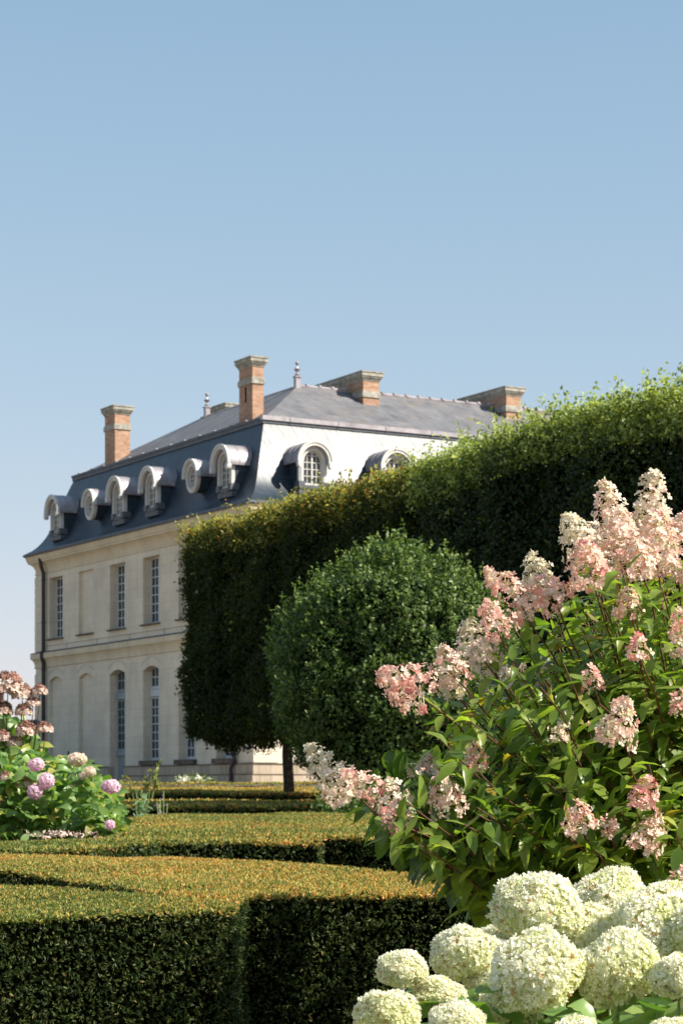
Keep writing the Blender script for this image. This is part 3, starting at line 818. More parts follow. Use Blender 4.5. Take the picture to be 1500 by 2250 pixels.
def low_hedge(label, poly, h=.95, size=None, seed=0, fan=4, zabs=None, dens=1.7, vshift=0.):
    poly = [tuple(p) for p in poly]
    cx = sum(p[0] for p in poly)/len(poly); cy = sum(p[1] for p in poly)/len(poly)
    root = empty("clipped_hedge", (cx, cy, gz(cy))); tag(root, label, "hedge", "low clipped hedges of the parterre")
    org = np.array([cx, cy, gz(cy)])
    ztop = (lambda y: h+.01*y) if zabs is None else (lambda y: zabs+0*y)
    ymin = min(p[1] for p in poly); size = size or min(.045, .0017*ymin+.003)
    # body: inset prism
    ar = sum(poly[i][0]*poly[(i+1) % len(poly)][1]-poly[(i+1) % len(poly)][0]*poly[i][1] for i in range(len(poly)))
    if ar < 0: poly = poly[::-1]
    n = len(poly); ins = []
    for i in range(n):
        a = np.array(poly[i-1]); b_ = np.array(poly[i]); c = np.array(poly[(i+1) % n])
        e1 = norm(b_-a); e2 = norm(c-b_); nn = norm(np.array([-(e1[1]+e2[1]), e1[0]+e2[0]])); ins.append(b_+nn*size*2.6)
    bm = MB(); vs = [(p[0]-cx, p[1]-cy, gz(p[1])-.05-org[2]) for p in ins]+[(p[0]-cx, p[1]-cy, float(ztop(p[1]))-size*2.2-org[2]) for p in ins]
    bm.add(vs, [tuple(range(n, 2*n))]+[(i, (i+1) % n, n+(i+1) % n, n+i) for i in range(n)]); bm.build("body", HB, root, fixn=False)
    # samples
    P, Nn, tp = [], [], []
    xs = [p[0] for p in poly]; ys = [p[1] for p in poly]; A = (max(xs)-min(xs))*(max(ys)-min(ys))
    ntop = int(A*dens*1.15/size**2); ntop = min(ntop, 600000)
    px = rng.uniform(min(xs), max(xs), ntop); py = rng.uniform(min(ys), max(ys), ntop); k = in_poly(px, py, poly); px = px[k]; py = py[k]
    # frame culling far outside the view keeps the count down
    k = (np.abs(px) < .26*py+1.4); px = px[k]; py = py[k]
    P.append(np.stack([px, py, ztop(py)], 1)); Nn.append(np.tile(UPV, (len(px), 1))); tp.append(np.ones(len(px)))
    for i in range(n):
        a = np.array(poly[i]); b_ = np.array(poly[(i+1) % n]); e = b_-a; L = np.linalg.norm(e)
        if L < 1e-6: continue
        no = np.array([e[1], -e[0], 0])/L
        facing = no[1] < .15
        cnt = int(L*h*(dens if facing else dens*.12)/size**2)
        t = rng.random(cnt); q = a+e*t[:, None]; k = (np.abs(q[:, 0]) < .26*q[:, 1]+1.4); q = q[k]; cnt = len(q)
        if not cnt: continue
        zt = ztop(q[:, 1]); z0 = ground_z(q[:, 1]) if zabs is None else zt-1.3
        z = z0+(zt-z0)*rng.random(cnt)
        P.append(np.stack([q[:, 0], q[:, 1], z], 1)); Nn.append(np.tile(no, (cnt, 1))); tp.append(np.zeros(cnt))
    P = np.concatenate(P); Nn = np.concatenate(Nn); tp = np.concatenate(tp); n = len(P)
    u = np.where(tp > 0, .35, 1.)*lump(P, .09/size, seed)*size*1.1 + lump(P, 1.3, seed+4)*.026 - (1-tp)*size*1.6*np.clip(-lump(P, .16/size, seed+3)-.15, 0, 1)
    P = P + Nn*(u-np.abs(rng.normal(0, size*.35, n)))[:, None]
    # round the top rim
    zt = ztop(P[:, 1]) if zabs is None else np.full(n, zabs)
    rim = (tp == 0) & (zt-P[:, 2] < size*1.6)
    P[rim] -= Nn[rim]*(size*.5)
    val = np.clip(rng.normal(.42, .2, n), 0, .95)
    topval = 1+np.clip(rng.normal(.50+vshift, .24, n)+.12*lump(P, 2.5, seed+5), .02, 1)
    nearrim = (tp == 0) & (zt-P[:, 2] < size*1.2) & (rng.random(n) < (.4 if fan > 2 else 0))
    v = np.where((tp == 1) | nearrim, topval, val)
    rep = fan
    PP = np.repeat(P, rep, 0); NN = np.repeat(Nn, rep, 0); vv = np.repeat(v, rep)+rng.normal(0, .13, n*rep)
    vv = np.where(np.repeat(v, rep) > 1, np.maximum(vv, 1.01), np.minimum(vv, .97))
    base = norm(rand_dirs(n)*.85+Nn*.6); dirs = norm(np.repeat(base, rep, 0)+rng.normal(0, .42, (n*rep, 3)))
    nrm = rand_dirs(n*rep)
    ln = rng.uniform(.6, 1.3, n*rep)*size*(1.0 if fan > 2 else 1.2)
    sc = np.stack([ln, ln*(.26 if fan > 2 else .45), ln], 1)
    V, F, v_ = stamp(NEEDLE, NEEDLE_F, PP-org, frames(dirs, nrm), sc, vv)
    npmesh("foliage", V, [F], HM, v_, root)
    return root
def PX(l): return [topP(*p) for p in l]
low_hedge("nearest clipped yew hedge block at the lower left, with a square corner",
    PX([(-500, 2040), (0, 2023), (180, 2017), (360, 2012), (480, 2006), (516, 2001), (526, 1996), (515, 1992), (440, 1984), (350, 1974), (250, 1964), (180, 1959), (100, 1955), (0, 1953), (-500, 1948)]), seed=1, fan=5, vshift=-.10)
low_hedge("wide clipped yew hedge behind the nearest one, running right under the pink shrub",
    PX([(-500, 1900), (0, 1915), (120, 1925), (210, 1943), (300, 1958), (400, 1973), (470, 1982), (522, 1984), (540, 1972), (650, 1969), (888, 1962), (1090, 1962), (1600, 1950), (1600, 1922), (1090, 1925), (900, 1920), (708, 1908), (360, 1890), (200, 1882), (0, 1875), (-500, 1868)]), seed=2, fan=5, vshift=.08)
low_hedge("third clipped hedge from the front, with a sunlit end face below the rounded shrub",
    PX([(-500, 1866), (0, 1869), (120, 1870), (200, 1867), (300, 1856), (360, 1849), (500, 1846), (680, 1846), (704, 1847), (706, 1840), (715, 1838), (900, 1842), (1250, 1846), (1250, 1800), (850, 1790), (700, 1786), (500, 1790), (330, 1793), (280, 1800), (262, 1838), (150, 1843), (0, 1843), (-500, 1843)]), seed=3, fan=4, vshift=-.10)
low_hedge("narrow clipped hedge behind the third, its front face in shade",
    PX([(255, 1772), (1200, 1772), (1200, 1763.5), (255, 1763.5)]), seed=4, fan=2, vshift=.05)
low_hedge("orange topped clipped hedge near the house, beyond the narrow one",
    PX([(200, 1744), (1200, 1744), (1200, 1732), (200, 1732)]), seed=5, fan=2, vshift=.12)
low_hedge("dark farthest hedge strip along the foot of the house", [(-9, 67), (8, 67), (8, 68.2), (-9, 68.2)], seed=6, fan=1, zabs=1.74)

# ------------------------------------------------------------------ flowers
def pt(x, y, Y_): return np.array([(x-750)/4900*Y_, Y_, EYE+(1738-y)/4900*Y_])
PET = []
def floret_templates(npet=4, cup=.25, wid=.85):
    T = [(0, 0, 0)]; F = []
    for k in range(npet):
        a = 2*math.pi*k/npet; ca, sa = math.cos(a), math.sin(a)
        loc = [(.12, -.10), (.62, -.5*wid), (1.0, -.22*wid), (1.0, .22*wid), (.62, .5*wid), (.12, .10)]
        b = len(T)
        for (r, t) in loc: T.append((r*ca-t*sa, r*sa+t*ca, cup*r*r+.06*math.sin(5*t)))
        F.append((b, b+1, b+2, b+3, b+4, b+5))
    return np.array(T), np.array(F)
FL_T, FL_F = floret_templates()
FW_T, FW_F = floret_templates(4, .7, .95)
BUD_T = np.array([[1, 0, 0], [-1, 0, 0], [0, 1, 0], [0, -1, 0], [0, 0, 1], [0, 0, -1]])*.5
BUD_F = np.array([[0, 2, 4], [2, 1, 4], [1, 3, 4], [3, 0, 4], [2, 0, 5], [1, 2, 5], [3, 1, 5], [0, 3, 5]])
def petal_mat(name, stops, transl=.35, tcol=(1.1, 1.0, .95)):
    return leaf_mat(name, stops, transl, .6, .2, tcol)
PM = petal_mat("panicle_petal", [(0, (.55, .52, .28)), (.08, (.85, .80, .64)), (.30, (.88, .72, .60)), (.58, (.85, .52, .43)), (.85, (.72, .27, .25)), (1, (.45, .12, .10))])
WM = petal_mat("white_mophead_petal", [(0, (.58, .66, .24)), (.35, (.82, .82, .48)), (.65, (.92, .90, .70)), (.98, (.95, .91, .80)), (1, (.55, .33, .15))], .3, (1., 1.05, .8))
MM = petal_mat("mauve_petal", [(0, (.60, .32, .42)), (.5, (.82, .54, .68)), (1, (.90, .74, .82))])
BM = petal_mat("faded_petal", [(0, (.22, .11, .08)), (.45, (.44, .24, .18)), (.6, (.72, .52, .44)), (1, (.85, .74, .62))], .2)
LEAF1 = leaf_mat("hydrangea_leaf", [(0, (.04, .09, .018)), (.4, (.12, .20, .035)), (.75, (.25, .34, .065)), (.93, (.38, .44, .12)), (1, (.38, .30, .06))], .52, .33, .5, (1.5, 1.6, .5), 25, [(.3, (.8, .8, .8)), (.7, (1.15, 1.15, 1.1))])
LEAF2 = leaf_mat("mophead_leaf", [(0, (.035, .09, .02)), (.4, (.11, .21, .05)), (.8, (.25, .37, .11)), (1, (.40, .38, .09))], .4, .36, .5, (1.5, 1.6, .5))

def panicle(parent, base, tip, R, pink, dens=1., white_tip=0., name="flower_panicle", mat=None, tight=1., green=.0):
    """cone of four-petalled florets from base to tip"""
    base = np.array(base); tip = np.array(tip); ax = tip-base; L = np.linalg.norm(ax); ax = ax/L
    a = norm(np.cross(ax, np.array([.3, .9, .1]))); b = np.cross(ax, a)
    n = int(235*dens*(L/.22)*(R/.07))
    h = rng.random(n)**1.15; th = rng.uniform(0, 2*math.pi, n)
    prof = R*np.minimum(1, (h*5+.5))*(1-h)**.5*1.16
    clump = 1+.22*np.sin(h*22+3*np.sin(th*2+rng.uniform(0, 6)))*np.cos(th*3)
    rr = prof*clump*(1-.42*rng.random(n)**2.0)*np.where(rng.random(n) < .14, rng.uniform(1.05, 1.35, n), 1)
    out = np.cos(th)[:, None]*a+np.sin(th)[:, None]*b
    P = base+ax*(h*L)[:, None]+out*rr[:, None]+rng.normal(0, .004, (n, 3))
    nr = norm(out*(.9)+ax*(.15+.9*h)[:, None]+rand_dirs(n)*.55)
    dr = rand_dirs(n)
    v = np.clip(rng.normal(.16+pink*.5, .13, n)-white_tip*h*.55+.22*(np.sin(th*2+h*9)*.5)*pink, .06, .97)
    mp = rng.random(n) < green; v[mp] = rng.uniform(0, .06, mp.sum())
    dr = np.cross(np.cross(nr, dr), nr)
    V1 = stamp(FL_T, FL_F, P, frames(dr, nr), rng.uniform(.009, .0145, n), v)
    nb = n//2; hb = rng.random(nb); tb = rng.uniform(0, 6.283, nb); ob_ = np.cos(tb)[:, None]*a+np.sin(tb)[:, None]*b
    Pb = base+ax*(hb*L)[:, None]+ob_*(R*(1-hb)**.62*rng.uniform(.3, 1.0, nb))[:, None]
    V2 = stamp(BUD_T, BUD_F, Pb, frames(rand_dirs(nb), rand_dirs(nb)), rng.uniform(.003, .006, nb), rng.uniform(0, .12, nb))
    # thin pedicels inside
    npd = n//3; k = rng.integers(0, n, npd); s0 = base+ax*(h[k]*L*.85)[:, None]; dv = P[k]-s0; ln = np.linalg.norm(dv, axis=1)
    V3 = stamp(NEEDLE, NEEDLE_F, s0, frames(dv, rand_dirs(npd)), np.stack([ln, np.full(npd, .0025), ln], 1), np.full(npd, .03))
    parts = [V1, V2, V3]; V, F, v = merge(parts)
    o = npmesh(name, V-base, F, mat or PM, v, parent); o.location = tuple(base-np.array(parent.location)); return o

def bez(p0, p1, p2, n=14):
    t = np.linspace(0, 1, n)[:, None]; return (1-t)**2*p0+2*(1-t)*t*p1+t*t*p2
LT, LF = big_leaf(7, .42, .20, .20, .80)
LT2, LF2 = big_leaf(7, .62, .25, .16, .8)
class Leaves:
    def __init__(s): s.P = []; s.D = []; s.N = []; s.S = []; s.V = []
    def add(s, p, d, n, sc, v): s.P.append(p); s.D.append(d); s.N.append(n); s.S.append(sc); s.V.append(v)
    def build(s, name, mat, parent, T, F):
        P = np.array(s.P)-np.array(parent.location); S_ = np.array(s.S)
        fr = frames(np.array(s.D), np.array(s.N))
        wob = rng.uniform(.82, 1.18, (len(P), 3))
        V, Fx, v = stamp(T, F, P, fr, S_[:, None]*wob*np.stack([np.ones(len(P)), np.ones(len(P)), rng.uniform(-.3, 1.9, len(P))], 1), np.array(s.V))
        return npmesh(name, V, [Fx], mat, v, parent, smooth=True)
def shoot(L, mb, root, tip, ctrl_up, leaf=.10, start=.4, step=.06, r0=.007, r1=.0028, val=.5, top_rosette=True, endfrac=1.0, n=18):
    root = np.array(root); tip = np.array(tip); dv = tip-root
    c = root+dv*.42; c[2] = max(root[2], tip[2])*.5+.5*(root[2]+tip[2])*.5+ctrl_up
    c[2] = root[2]+dv[2]*.55+ctrl_up
    pts = bez(root, c, tip, n); pts[1:-1] += rng.normal(0, .006, (n-2, 3))
    mb.tube(pts[::1], list(np.linspace(r0, r1, n)), 5)
    seg = np.linalg.norm(np.diff(pts, axis=0), axis=1); cum = np.concatenate([[0], np.cumsum(seg)]); T = cum[-1]
    s_ = T*start; k = 0; ang0 = rng.uniform(0, 3.14)
    while s_ < T*endfrac:
        i = min(n-2, np.searchsorted(cum, s_)-1); f = (s_-cum[i])/max(seg[i], 1e-6); p = pts[i]*(1-f)+pts[i+1]*f
        d = norm(pts[i+1]-pts[i]); a = norm(np.cross(d, [0, 0, 1.0])+1e-6); b = np.cross(d, a)
        ang = ang0+k*math.pi/2+rng.normal(0, .25)
        rel = s_/T; size = leaf*(1.05-.45*max(0, rel-.6)/.4)*rng.uniform(.75, 1.2)
        for sg in (0, math.pi):
            if rng.random() < .06: continue
            o_ = a*math.cos(ang+sg)+b*math.sin(ang+sg)
            dirv = norm(o_*.9+d*rng.uniform(.2, .75)+np.array([0, 0, -rng.uniform(.05, .5)])+rng.normal(0, .15, 3))
            nr = norm(np.array([0, 0, 1.])+d*.3+rng.normal(0, .3, 3))
            L.add(p+dirv*.012, dirv, nr, size, float(np.clip(rng.normal(val, .17), 0, 1) if rng.random() > .025 else 1.0))
        s_ += step*rng.uniform(.8, 1.2); k += 1
    return pts

# ---- pink panicle hydrangea (the big shrub on the right)
SH = np.array([1.45, 8.0, gz(8)])
shrub = empty("panicle_hydrangea", tuple(SH)); tag(shrub, "tall hydrangea shrub with pink and cream cone flowers and reddish stems on the right", "shrub")
Lv = Leaves(); st = MB()
# cx, cy = middle of flower in the photograph; w, l = width and length (px); ang = lean from upright, clockwise; depth; pink; white tip
PAN = [
 (1338, 1130, 105, 160, -8, 7.2, .45, .3), (1428, 1110, 115, 170, 4, 7.3, .35, .4), (1272, 1185, 105, 130, -28, 7.0, .30, .8),
 (1290, 1235, 110, 110, -15, 6.9, .70, .0), (1360, 1190, 120, 150, 0, 7.0, .50, .1), (1440, 1185, 120, 140, 6, 7.0, .45, .2),
 (1490, 1190, 110, 150, 10, 7.2, .55, .1), (1400, 1225, 90, 90, 0, 6.9, .35, 0), (1182, 1262, 80, 110, -18, 7.1, .12, .9),
 (1205, 1300, 90, 90, -45, 7.0, .6, .2), (1118, 1300, 95, 150, -48, 7.0, .62, .2), (1082, 1358, 78, 90, -20, 6.9, .68, .1),
 (1038, 1408, 90, 110, -15, 7.0, .30, .7), (1072, 1440, 75, 75, -15, 7.1, .35, .2), (982, 1458, 85, 95, -12, 6.9, .55, .3), (992, 1505, 60, 60, -20, 7.0, .2, .3),
 (880, 1500, 112, 125, -62, 6.8, .75, .1), (1130, 1488, 110, 70, -10, 7.4, .25, .1), (1190, 1475, 70, 60, 20, 7.4, .4, 0), (1378, 1322, 60, 60, 0, 6.8, .65, 0),
 (1400, 1420, 55, 60, 0, 6.7, .78, 0), (1492, 1385, 60, 110, 0, 6.8, .6, 0), (1300, 1490, 50, 55, -10, 6.7, .85, 0), (1496, 1540, 60, 60, 10, 6.7, .85, 0),
 (1360, 1582, 100, 110, 12, 6.6, .45, .1), (1240, 1575, 35, 40, 0, 6.8, .08, .1), (1228, 1612, 45, 40, 0, 6.7, .15, .1), (1045, 1662, 62, 58, -5, 6.7, .8, 0),
 (975, 1742, 85, 110, -14, 6.7, .5, .2), (722, 1695, 90, 155, -38, 6.9, .14, .6), (790, 1718, 65, 100, -60, 6.8, .6, .1), (862, 1745, 80, 75, -10, 6.8, .32, .3),
 (865, 1795, 70, 65, -60, 6.7, .62, 0), (905, 1695, 55, 35, -40, 7.0, .12, .1), (945, 1683, 60, 45, 10, 7.1, .6, 0), (1420, 1738, 75, 75, 15, 6.6, .92, 0),
 (1268, 1793, 78, 75, -20, 6.6, .6, 0), (1335, 1810, 60, 45, 30, 6.7, .55, 0), (1428, 1828, 85, 90, 25, 6.7, .55, .2), (1496, 1925, 50, 60, 10, 6.6, .62, 0),
 (1385, 1875, 50, 40, 10, 7.2, .12, 0), (1560, 1240, 110, 150, 15, 7.2, .5, .2), (1600, 1400, 110, 140, 20, 7.0, .5, .1), (1580, 1640, 100, 110, 30, 6.9, .6, 0),
]
for (cx, cy, wd, ln, an, Yd, pk, wt) in PAN:
    c = pt(cx, cy, Yd); m_px = Yd/4900; a = math.radians(an); ax = norm(np.array([math.sin(a), rng.normal(0, .25)-.1, math.cos(a)]))
    L_ = ln*m_px*.98; R_ = wd*m_px*.46
    base = c-ax*L_*.5; tip = c+ax*L_*.47
    panicle(shrub, base, tip, R_, pk, 1.0, wt, green=.08 if wd > 62 else .3)
    rt = SH+np.array([rng.normal(0, .08), rng.normal(0, .08), .0])
    shoot(Lv, st, rt, base+ax*L_*.3, rng.uniform(-.1, .25), .128, .38, .048, .008, .0028, .68, endfrac=.95, n=22)
# leafy shoots filling the body
POLY = [(1250, 1290), (1320, 1240), (1500, 1220), (1700, 1250), (1700, 1960), (1480, 1960), (1330, 1930), (1240, 1960), (1120, 1950), (1000, 1955), (900, 1890), (845, 1800),
        (780, 1760), (870, 1690), (930, 1640), (935, 1570), (960, 1530), (1080, 1430), (1130, 1350)]
pa = np.array(POLY)
cnt = 0
while cnt < 330:
    x = rng.uniform(780, 1700); y = rng.uniform(1220, 1960)
    if not in_poly(np.array([x]), np.array([y]), POLY)[0]: continue
    Yd = rng.uniform(6.55, 8.7) if y > 1500 else rng.uniform(6.75, 8.4)
    tip = pt(x, y, Yd)
    if y > 1880 and x < 1300: tip[2] += .03
    rt = SH+np.array([rng.normal(0, .12), rng.normal(0, .12), .1])
    shoot(Lv, st, rt, tip, rng.uniform(.0, .35), .128, .52, .052, .0065, .0022, .58); cnt += 1
# growth on the far right and rear side, out of the frame
for _ in range(190):
    a = rng.uniform(-1.0, 2.3); r_ = rng.uniform(.3, 1.25); tip = SH+np.array([r_*math.cos(a), r_*math.sin(a)*.85, rng.uniform(.8, 2.3)])
    shoot(Lv, st, SH+np.array([rng.normal(0, .1), rng.normal(0, .1), .1]), tip, rng.uniform(0, .3), .115, .45, .06)
# rear growth that leans over the wide hedge and shades it
for _ in range(150):
    X_ = rng.uniform(.45, 1.95); tip = np.array([X_, rng.uniform(8.45, 9.35), rng.uniform(1.3, min(2.5, 1.9+(X_-.46)*1.2))])
    shoot(Lv, st, SH+np.array([rng.normal(0, .1), rng.normal(0, .1), .1]), tip, rng.uniform(0, .3), .125, .5, .055)
for _ in range(80):
    x = rng.uniform(820, 1150); y = rng.uniform(1690, 1850)
    shoot(Lv, st, SH+np.array([rng.normal(0, .12), rng.normal(0, .12), .1]), pt(x, y, rng.uniform(6.6, 7.7)), rng.uniform(0, .3), .125, .68, .05, .0065, .0022, .42)
# hanging leaf curtain at the shrub's lower left, coloured darker for the shade
for _ in range(70):
    x = rng.uniform(850, 1200); yb = np.interp(x, [840, 960, 1060, 1200], [1775, 1850, 1880, 1880]); Yd = rng.uniform(6.8, 8.0); p = pt(x, yb-rng.uniform(0, 120), Yd)
    Lv_n = 6
    for k in range(Lv_n):
        Lv.add(p+rng.normal(0, .03, 3), norm(np.array([rng.normal(-.1, .35), rng.normal(0, .3), -1.])), norm(np.array([rng.normal(0, .5), -1, .3])), rng.uniform(.09, .125), float(np.clip(rng.normal(.25, .15), 0, 1)))
Lv.build("foliage", LEAF1, shrub, LT, LF)
o = st.build("stems", M['stem'], shrub, True, Matrix.Translation(-Vector(SH)), False)

# ---- white mophead hydrangea in the foreground
WH = np.array([.62, 5.1, gz(5)])
wh = empty("white_hydrangea", tuple(WH)); tag(wh, "hydrangea with large round creamy white flower heads in the lower right foreground", "shrub")
def whead_mesh(seed):
    n = 2000; i = np.arange(n)+.5; ph = np.arccos(1-2*i/n*.86); th = math.pi*(1+5**.5)*i
    d = np.stack([np.cos(th)*np.sin(ph), np.sin(th)*np.sin(ph), np.cos(ph)], 1); d = norm(d+rng.normal(0, .05, (n, 3)))
    r_ = 1+.14*lump(d, 3.2, seed)+.05*lump(d, 9, seed+3)+rng.normal(0, .035, n)
    P = d*r_[:, None]*np.array([1, 1, .82])
    nr = norm(d+rand_dirs(n)*.75+np.array([0, 0, .15])); dr = np.cross(np.cross(nr, rand_dirs(n)), nr)
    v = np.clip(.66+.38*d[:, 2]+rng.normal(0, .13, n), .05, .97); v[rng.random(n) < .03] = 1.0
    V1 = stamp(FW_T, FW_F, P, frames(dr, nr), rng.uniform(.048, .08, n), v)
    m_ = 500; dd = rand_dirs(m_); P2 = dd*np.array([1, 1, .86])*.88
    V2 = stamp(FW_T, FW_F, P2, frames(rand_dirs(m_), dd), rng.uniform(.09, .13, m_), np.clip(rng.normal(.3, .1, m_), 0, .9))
    sp = MB(); 
    V, F, v = merge([V1, V2]); return V, F, v
heads = []
hm = []
for k in range(4):
    V, F, v = whead_mesh(k*3.3); hm.append((V, F, v))
WHD = [(1182, 1998, 182, 5.7), (1338, 1985, 150, 5.95), (1445, 2030, 180, 5.6), (1305, 2060, 150, 5.75), (1172, 2135, 188, 5.15), (1357, 2132, 178, 5.2), (1492, 2145, 130, 5.1),
       (1022, 2098, 135, 5.5), (884, 2130, 104, 5.3), (965, 2190, 110, 5.35), (852, 2238, 140, 5.0), (1000, 2255, 120, 4.9), (1075, 2150, 110, 5.5), (1120, 2215, 130, 5.3),
       (1255, 2275, 100, 4.8), (1470, 2285, 110, 4.8), (1100, 2070, 100, 5.9), (1235, 2090, 110, 5.9), (1480, 1985, 110, 6.0), (1560, 2060, 170, 5.5), (1590, 2200, 170, 5.1), (905, 2330, 130, 5.0), (1100, 2340, 150, 4.9)]
st = MB(); Lw = Leaves(); meshes = {}
for i, (cx, cy, wd, Yd) in enumerate(WHD):
    R_ = wd*.5*Yd/4900*.98; c = pt(cx, cy, Yd)
    k = i % 4
    if k not in meshes:
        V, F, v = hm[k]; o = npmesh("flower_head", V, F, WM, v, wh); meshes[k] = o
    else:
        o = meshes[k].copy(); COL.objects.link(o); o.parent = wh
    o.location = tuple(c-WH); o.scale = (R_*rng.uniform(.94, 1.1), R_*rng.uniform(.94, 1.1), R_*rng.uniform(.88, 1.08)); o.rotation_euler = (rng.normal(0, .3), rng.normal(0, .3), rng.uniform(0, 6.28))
    b0 = WH+np.array([(c[0]-WH[0])*.35, (c[1]-WH[1])*.35, 0]); 
    pts = bez(b0, np.array([c[0]*.85+b0[0]*.15, c[1]*.85+b0[1]*.15, .6]), c-np.array([0, 0, R_*.3]), 12)
    st.tube(pts, list(np.linspace(.006, .0035, 12)), 6)
    for s_ in np.arange(.35, .9, .11):
        p = pts[int(s_*11)]; a = rng.uniform(0, 3.14)
        for sg in (0, math.pi):
            d = norm(np.array([math.cos(a+sg), math.sin(a+sg), rng.uniform(-.2, .35)])); Lw.add(p, d, np.array([0, 0, 1.])+rng.normal(0, .2, 3), rng.uniform(.10, .15), float(np.clip(rng.normal(.6, .2), 0, .97)))
for _ in range(150):
    p = pt(rng.uniform(900, 1600), rng.uniform(2170, 2420), rng.uniform(5.0, 6.0)); a = rng.uniform(0, 6.28)
    Lw.add(p, norm(np.array([math.cos(a), math.sin(a), rng.uniform(-.5, .2)])), np.array([0, 0, 1.])+rng.normal(0, .3, 3), rng.uniform(.10, .15), float(np.clip(rng.normal(.55, .2), 0, .97)))
Lw.build("foliage", LEAF2, wh, LT2, LF2); st.build("stems", M['gstem'], wh, True, Matrix.Translation(-Vector(WH)), False)

# ---- mauve mophead hydrangea on the left, with a faded one behind
def mophead(parent, c, rx, rz, mat, vmean, name="flower_head", flat=False, vs=.18):
    n = 260; d = rand_dirs(n)
    if flat: d[:, 2] = np.abs(d[:, 2])
    P = d*np.array([rx, rx, rz])*(1+rng.normal(0, .06, (n, 1)))
    nr = norm(d+rand_dirs(n)*.5)
    if flat: v = np.where(d[:, 2] > .5, rng.uniform(.0, .45, n), rng.uniform(.45, 1, n))
    else: v = np.clip(rng.normal(vmean, vs, n)+.2*d[:, 2], 0, 1)
    V, F, v = stamp(FL_T, FL_F, P, frames(np.cross(nr, rand_dirs(n)), nr), rng.uniform(.16, .24, n)*rx, v)
    o = npmesh(name, V, [F], mat, v, parent); o.location = tuple(np.array(c)-np.array(parent.location)); return o
LH = np.array([-2.55, 19.0, gz(19)])
lh = empty("mophead_hydrangea", tuple(LH)); tag(lh, "bushy green hydrangea with mauve pink round flowers at the left edge", "shrub")
Ll = Leaves(); st = MB()
top = lambda x: np.interp(x, [-120, 0, 60, 150, 200, 250, 268], [1640, 1650, 1645, 1665, 1685, 1735, 1800])
for _ in range(900):
    x = rng.uniform(-150, 262); yt = top(x); y = yt+(1842-yt)*rng.random()**.8; Yd = 19.0+rng.uniform(-.75, .6)+(.5 if y < yt+30 else 0)
    p = pt(x, y, Yd); a = rng.uniform(0, 6.28)
    for k in range(3):
        aa = a+k*2.1
        Ll.add(p, norm(np.array([math.cos(aa), math.sin(aa)*.8-.2, rng.uniform(-.75, .75)])), norm(np.array([0, -.45, .8])+rng.normal(0, .4, 3)), rng.uniform(.085, .14), float(np.clip(rng.normal(.62, .22), 0, 1)))
for x in np.linspace(-120, 240, 22):
    tip = pt(x, top(x)+rng.uniform(10, 60), 19.2); st.tube(bez(LH+np.array([(tip[0]-LH[0])*.4, 0, 0]), (LH+tip)/2, tip, 8), list(np.linspace(.012, .006, 8)), 5)
for (x, y, w_, h_) in ((80, 1680, 38, 30), (103, 1716, 38, 38), (78, 1740, 38, 34), (244, 1728, 45, 33), (242, 1812, 26, 24), (-20, 1760, 40, 36)):
    mophead(lh, pt(x, y, 18.1), w_/2*15.4/4900, h_/2*15.4/4900, MM, .75)
for (x, y, w_, h_) in ((170, 1669, 40, 26), (198, 1696, 24, 22), (182, 1706, 16, 16)):
    mophead(lh, pt(x, y, 18.2), w_/2*18.6/4900, h_/2*18.2/4900, PM, .12, vs=.06)
Ll.build("foliage", LEAF2, lh, LT2, LF2); st.build("stems", M['gstem'], lh, True, Matrix.Translation(-Vector(LH)), False)

FH = np.array([-3.35, 20.6, gz(20.6)])
fh = empty("faded_hydrangea", tuple(FH)); tag(fh, "taller hydrangea with flat browned flower heads at the far left edge", "shrub")
Lf = Leaves(); st = MB()
for (x, y, w_, h_) in ((18, 1508, 72, 46), (50, 1525, 46, 34), (88, 1518, 33, 22), (73, 1545, 30, 20), (53, 1563, 36, 28), (58, 1606, 42, 34), (99, 1602, 34, 24), (8, 1620, 34, 26), (33, 1632, 30, 22),
                       (8, 1560, 40, 30), (12, 1708, 26, 20), (58, 1722, 42, 24), (-25, 1530, 60, 40), (-40, 1600, 60, 40)):
    Yd = 20.2 if y < 1650 else 18.4
    c = pt(x, y+h_*.25, Yd); mophead(fh, c, w_/2*Yd/4900, h_*.85*Yd/4900, BM, .5, flat=True)
    st.tube(bez(FH+np.array([(c[0]-FH[0])*.3, 0, 0]), np.array([c[0], c[1], c[2]-.4]), c, 10), list(np.linspace(.012, .004, 10)), 5)
for _ in range(300):
    x = rng.uniform(-140, 88); yl = 1535 + max(0, x)*.9; y = rng.uniform(yl, 1740); p = pt(x, y, rng.uniform(20.2, 21.0)); a = rng.uniform(0, 6.28)
    for k in range(2):
        Lf.add(p, norm(np.array([math.cos(a+k*3.1)*.7, math.sin(a)*.5-.3, rng.uniform(-.9, .2)])), norm(np.array([0, -.5, .8])+rng.normal(0, .4, 3)), rng.uniform(.11, .17), float(np.clip(rng.normal(.62, .22), 0, 1)))
Lf.build("foliage", LEAF2, fh, LT2, LF2); st.build("stems", M['stem'], fh, True, Matrix.Translation(-Vector(FH)), False)

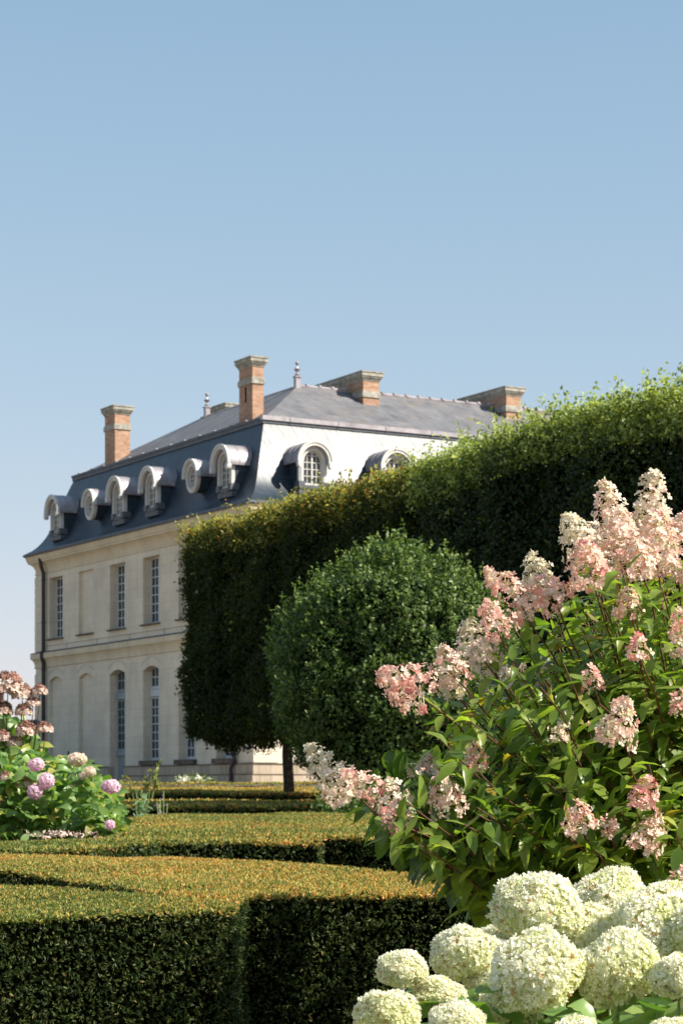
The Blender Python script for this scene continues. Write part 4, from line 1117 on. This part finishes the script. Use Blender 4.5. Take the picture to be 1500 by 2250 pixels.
# ---- small things between
def sprig_plant(name, label, cat, x, y0, Yd, stems, mat, leaf, base_z=None):
    p0 = pt(x, y0, Yd); p0[2] = gz(Yd) if base_z is None else base_z
    root = empty(name, tuple(p0)); tag(root, label, cat); L = Leaves(); st = MB()
    for (tx, ty, nl) in stems:
        tip = pt(tx, ty, Yd+rng.uniform(-.2, .2)); pts = bez(p0+rng.normal(0, .03, 3)*np.array([1, 1, 0]), (p0+tip)/2+np.array([0, 0, .1]), tip, 10)
        st.tube(pts, list(np.linspace(.012, .005, 10)), 5)
        for k in range(nl):
            p = pts[9]*(1-.4*rng.random())+pts[6]*0; f = rng.uniform(.72, 1.0); i = f*9; ii = min(8, int(i)); p = pts[ii]*(1-(i-ii))+pts[ii+1]*(i-ii)
            L.add(p, norm(rand_dirs(1)[0]+np.array([0, -.2, .3])), rand_dirs(1)[0], leaf*rng.uniform(.7, 1.2), float(rng.random()))
    L.build("foliage", mat, root, LT, LF); st.build("stems", M['gstem'], root, True, Matrix.Translation(-Vector(p0)), False)
    return root
ROSE = leaf_mat("rose_leaf", [(0, (.10, .15, .04)), (.5, (.20, .22, .06)), (1, (.32, .26, .10))], .35)
GLA = leaf_mat("glaucous_leaf", [(0, (.10, .20, .10)), (1, (.26, .38, .24))], .3)
sprig_plant("rose_bush", "spindly rose shoots with pale leaves standing before the house door", "rose", 315, 1760, 40, [(350, 1678, 14), (335, 1692, 12), (325, 1700, 10), (345, 1690, 10), (268, 1703, 8), (285, 1712, 7), (345, 1700, 8), (318, 1712, 6)], ROSE, .12)
sprig_plant("catmint", "small grey green plant on the hedge edge left of the path", "plant", 315, 1790, 27, [(300, 1742, 16), (312, 1735, 14), (322, 1745, 16), (308, 1760, 18), (325, 1762, 14), (298, 1762, 12), (316, 1752, 16)], GLA, .07)
LAV = leaf_mat("lavender_spike", [(0, (.32, .24, .40)), (1, (.55, .45, .62))], .2)
sprig_plant("lavender", "thin lavender spikes right of the grey green plant", "plant", 358, 1790, 27, [(360, 1738, 8), (352, 1757, 10), (345, 1760, 8), (368, 1765, 6), (350, 1768, 8)], LAV, .035)
def white_clump(x, label):
    p0 = pt(x, 1722, 69); p0[2] = 1.7
    root = empty("white_flowers", tuple(p0)); tag(root, label, "flowers", "white flower clumps at the foot of the house")
    n = 90; P = rng.normal(0, 1, (n, 3))*np.array([.10, .1, .055])+np.array([0, 0, .13]); nr = norm(rand_dirs(n)+np.array([0, -.5, .6]))
    V, F, v = stamp(FL_T, FL_F, P, frames(rand_dirs(n), nr), rng.uniform(.04, .06, n), rng.uniform(.7, .97, n)); npmesh("blossom", V, [F], WM, v, root)
    n = 160; P = rng.normal(0, 1, (n, 3))*np.array([.2, .1, .10])+np.array([0.1, .05, .12])
    V, F, v = stamp(FOLD, FOLD_F, P, frames(rand_dirs(n), rand_dirs(n)), np.full(n, .10), rng.random(n)); npmesh("foliage", V, [F], G2, v, root)
white_clump(405, "left clump of white flowers in front of the house plinth"); white_clump(438, "right clump of white flowers in front of the house plinth")
# dead leaf and dropped petals
dl = MB(); lp = Vector(pt(84, 1953, 10.15)); dl.add([tuple(Vector(p)) for p in ((0, 0, .002), (.015, -.01, .012), (.03, 0, .03), (.012, .012, .018), (.016, 0, .008))], [(0, 1, 4), (1, 2, 4), (4, 2, 3), (0, 4, 3)])
dlo = dl.build("dead_leaf", plain("dead_leaf_brown", (.42, .17, .06), .7), None); dlo.location = lp-Vector((0, 0, .02)); dlo.scale = (1.6, 1.6, 1.3)
tag(dlo, "single curled brown dead leaf lying on the nearest hedge", "leaf")
n = 190; xs = np.clip(rng.normal(138, 38, n), 60, 215); ys = 1842+rng.normal(0, 1.6, n)+2.5*np.sin(xs*.09)-np.abs(rng.normal(0, 1.5, n)); Q = np.array([[*topP(x, y), 0] for x, y in zip(xs, ys)]); Q[:, 2] = .965+.01*Q[:, 1]+rng.uniform(0, .03, n); o0 = Q.mean(0)
V, F, v = stamp(FOLD, FOLD_F, Q-o0, frames(rand_dirs(n), norm(UPV+rand_dirs(n)*.7)), rng.uniform(.018, .042, n), rng.uniform(.5, .9, n))
fp = npmesh("fallen_petals", V, [F], BM, v); fp.location = tuple(o0); tag(fp, "dry pale petals fallen under the mauve hydrangea", "petals", kind='stuff')
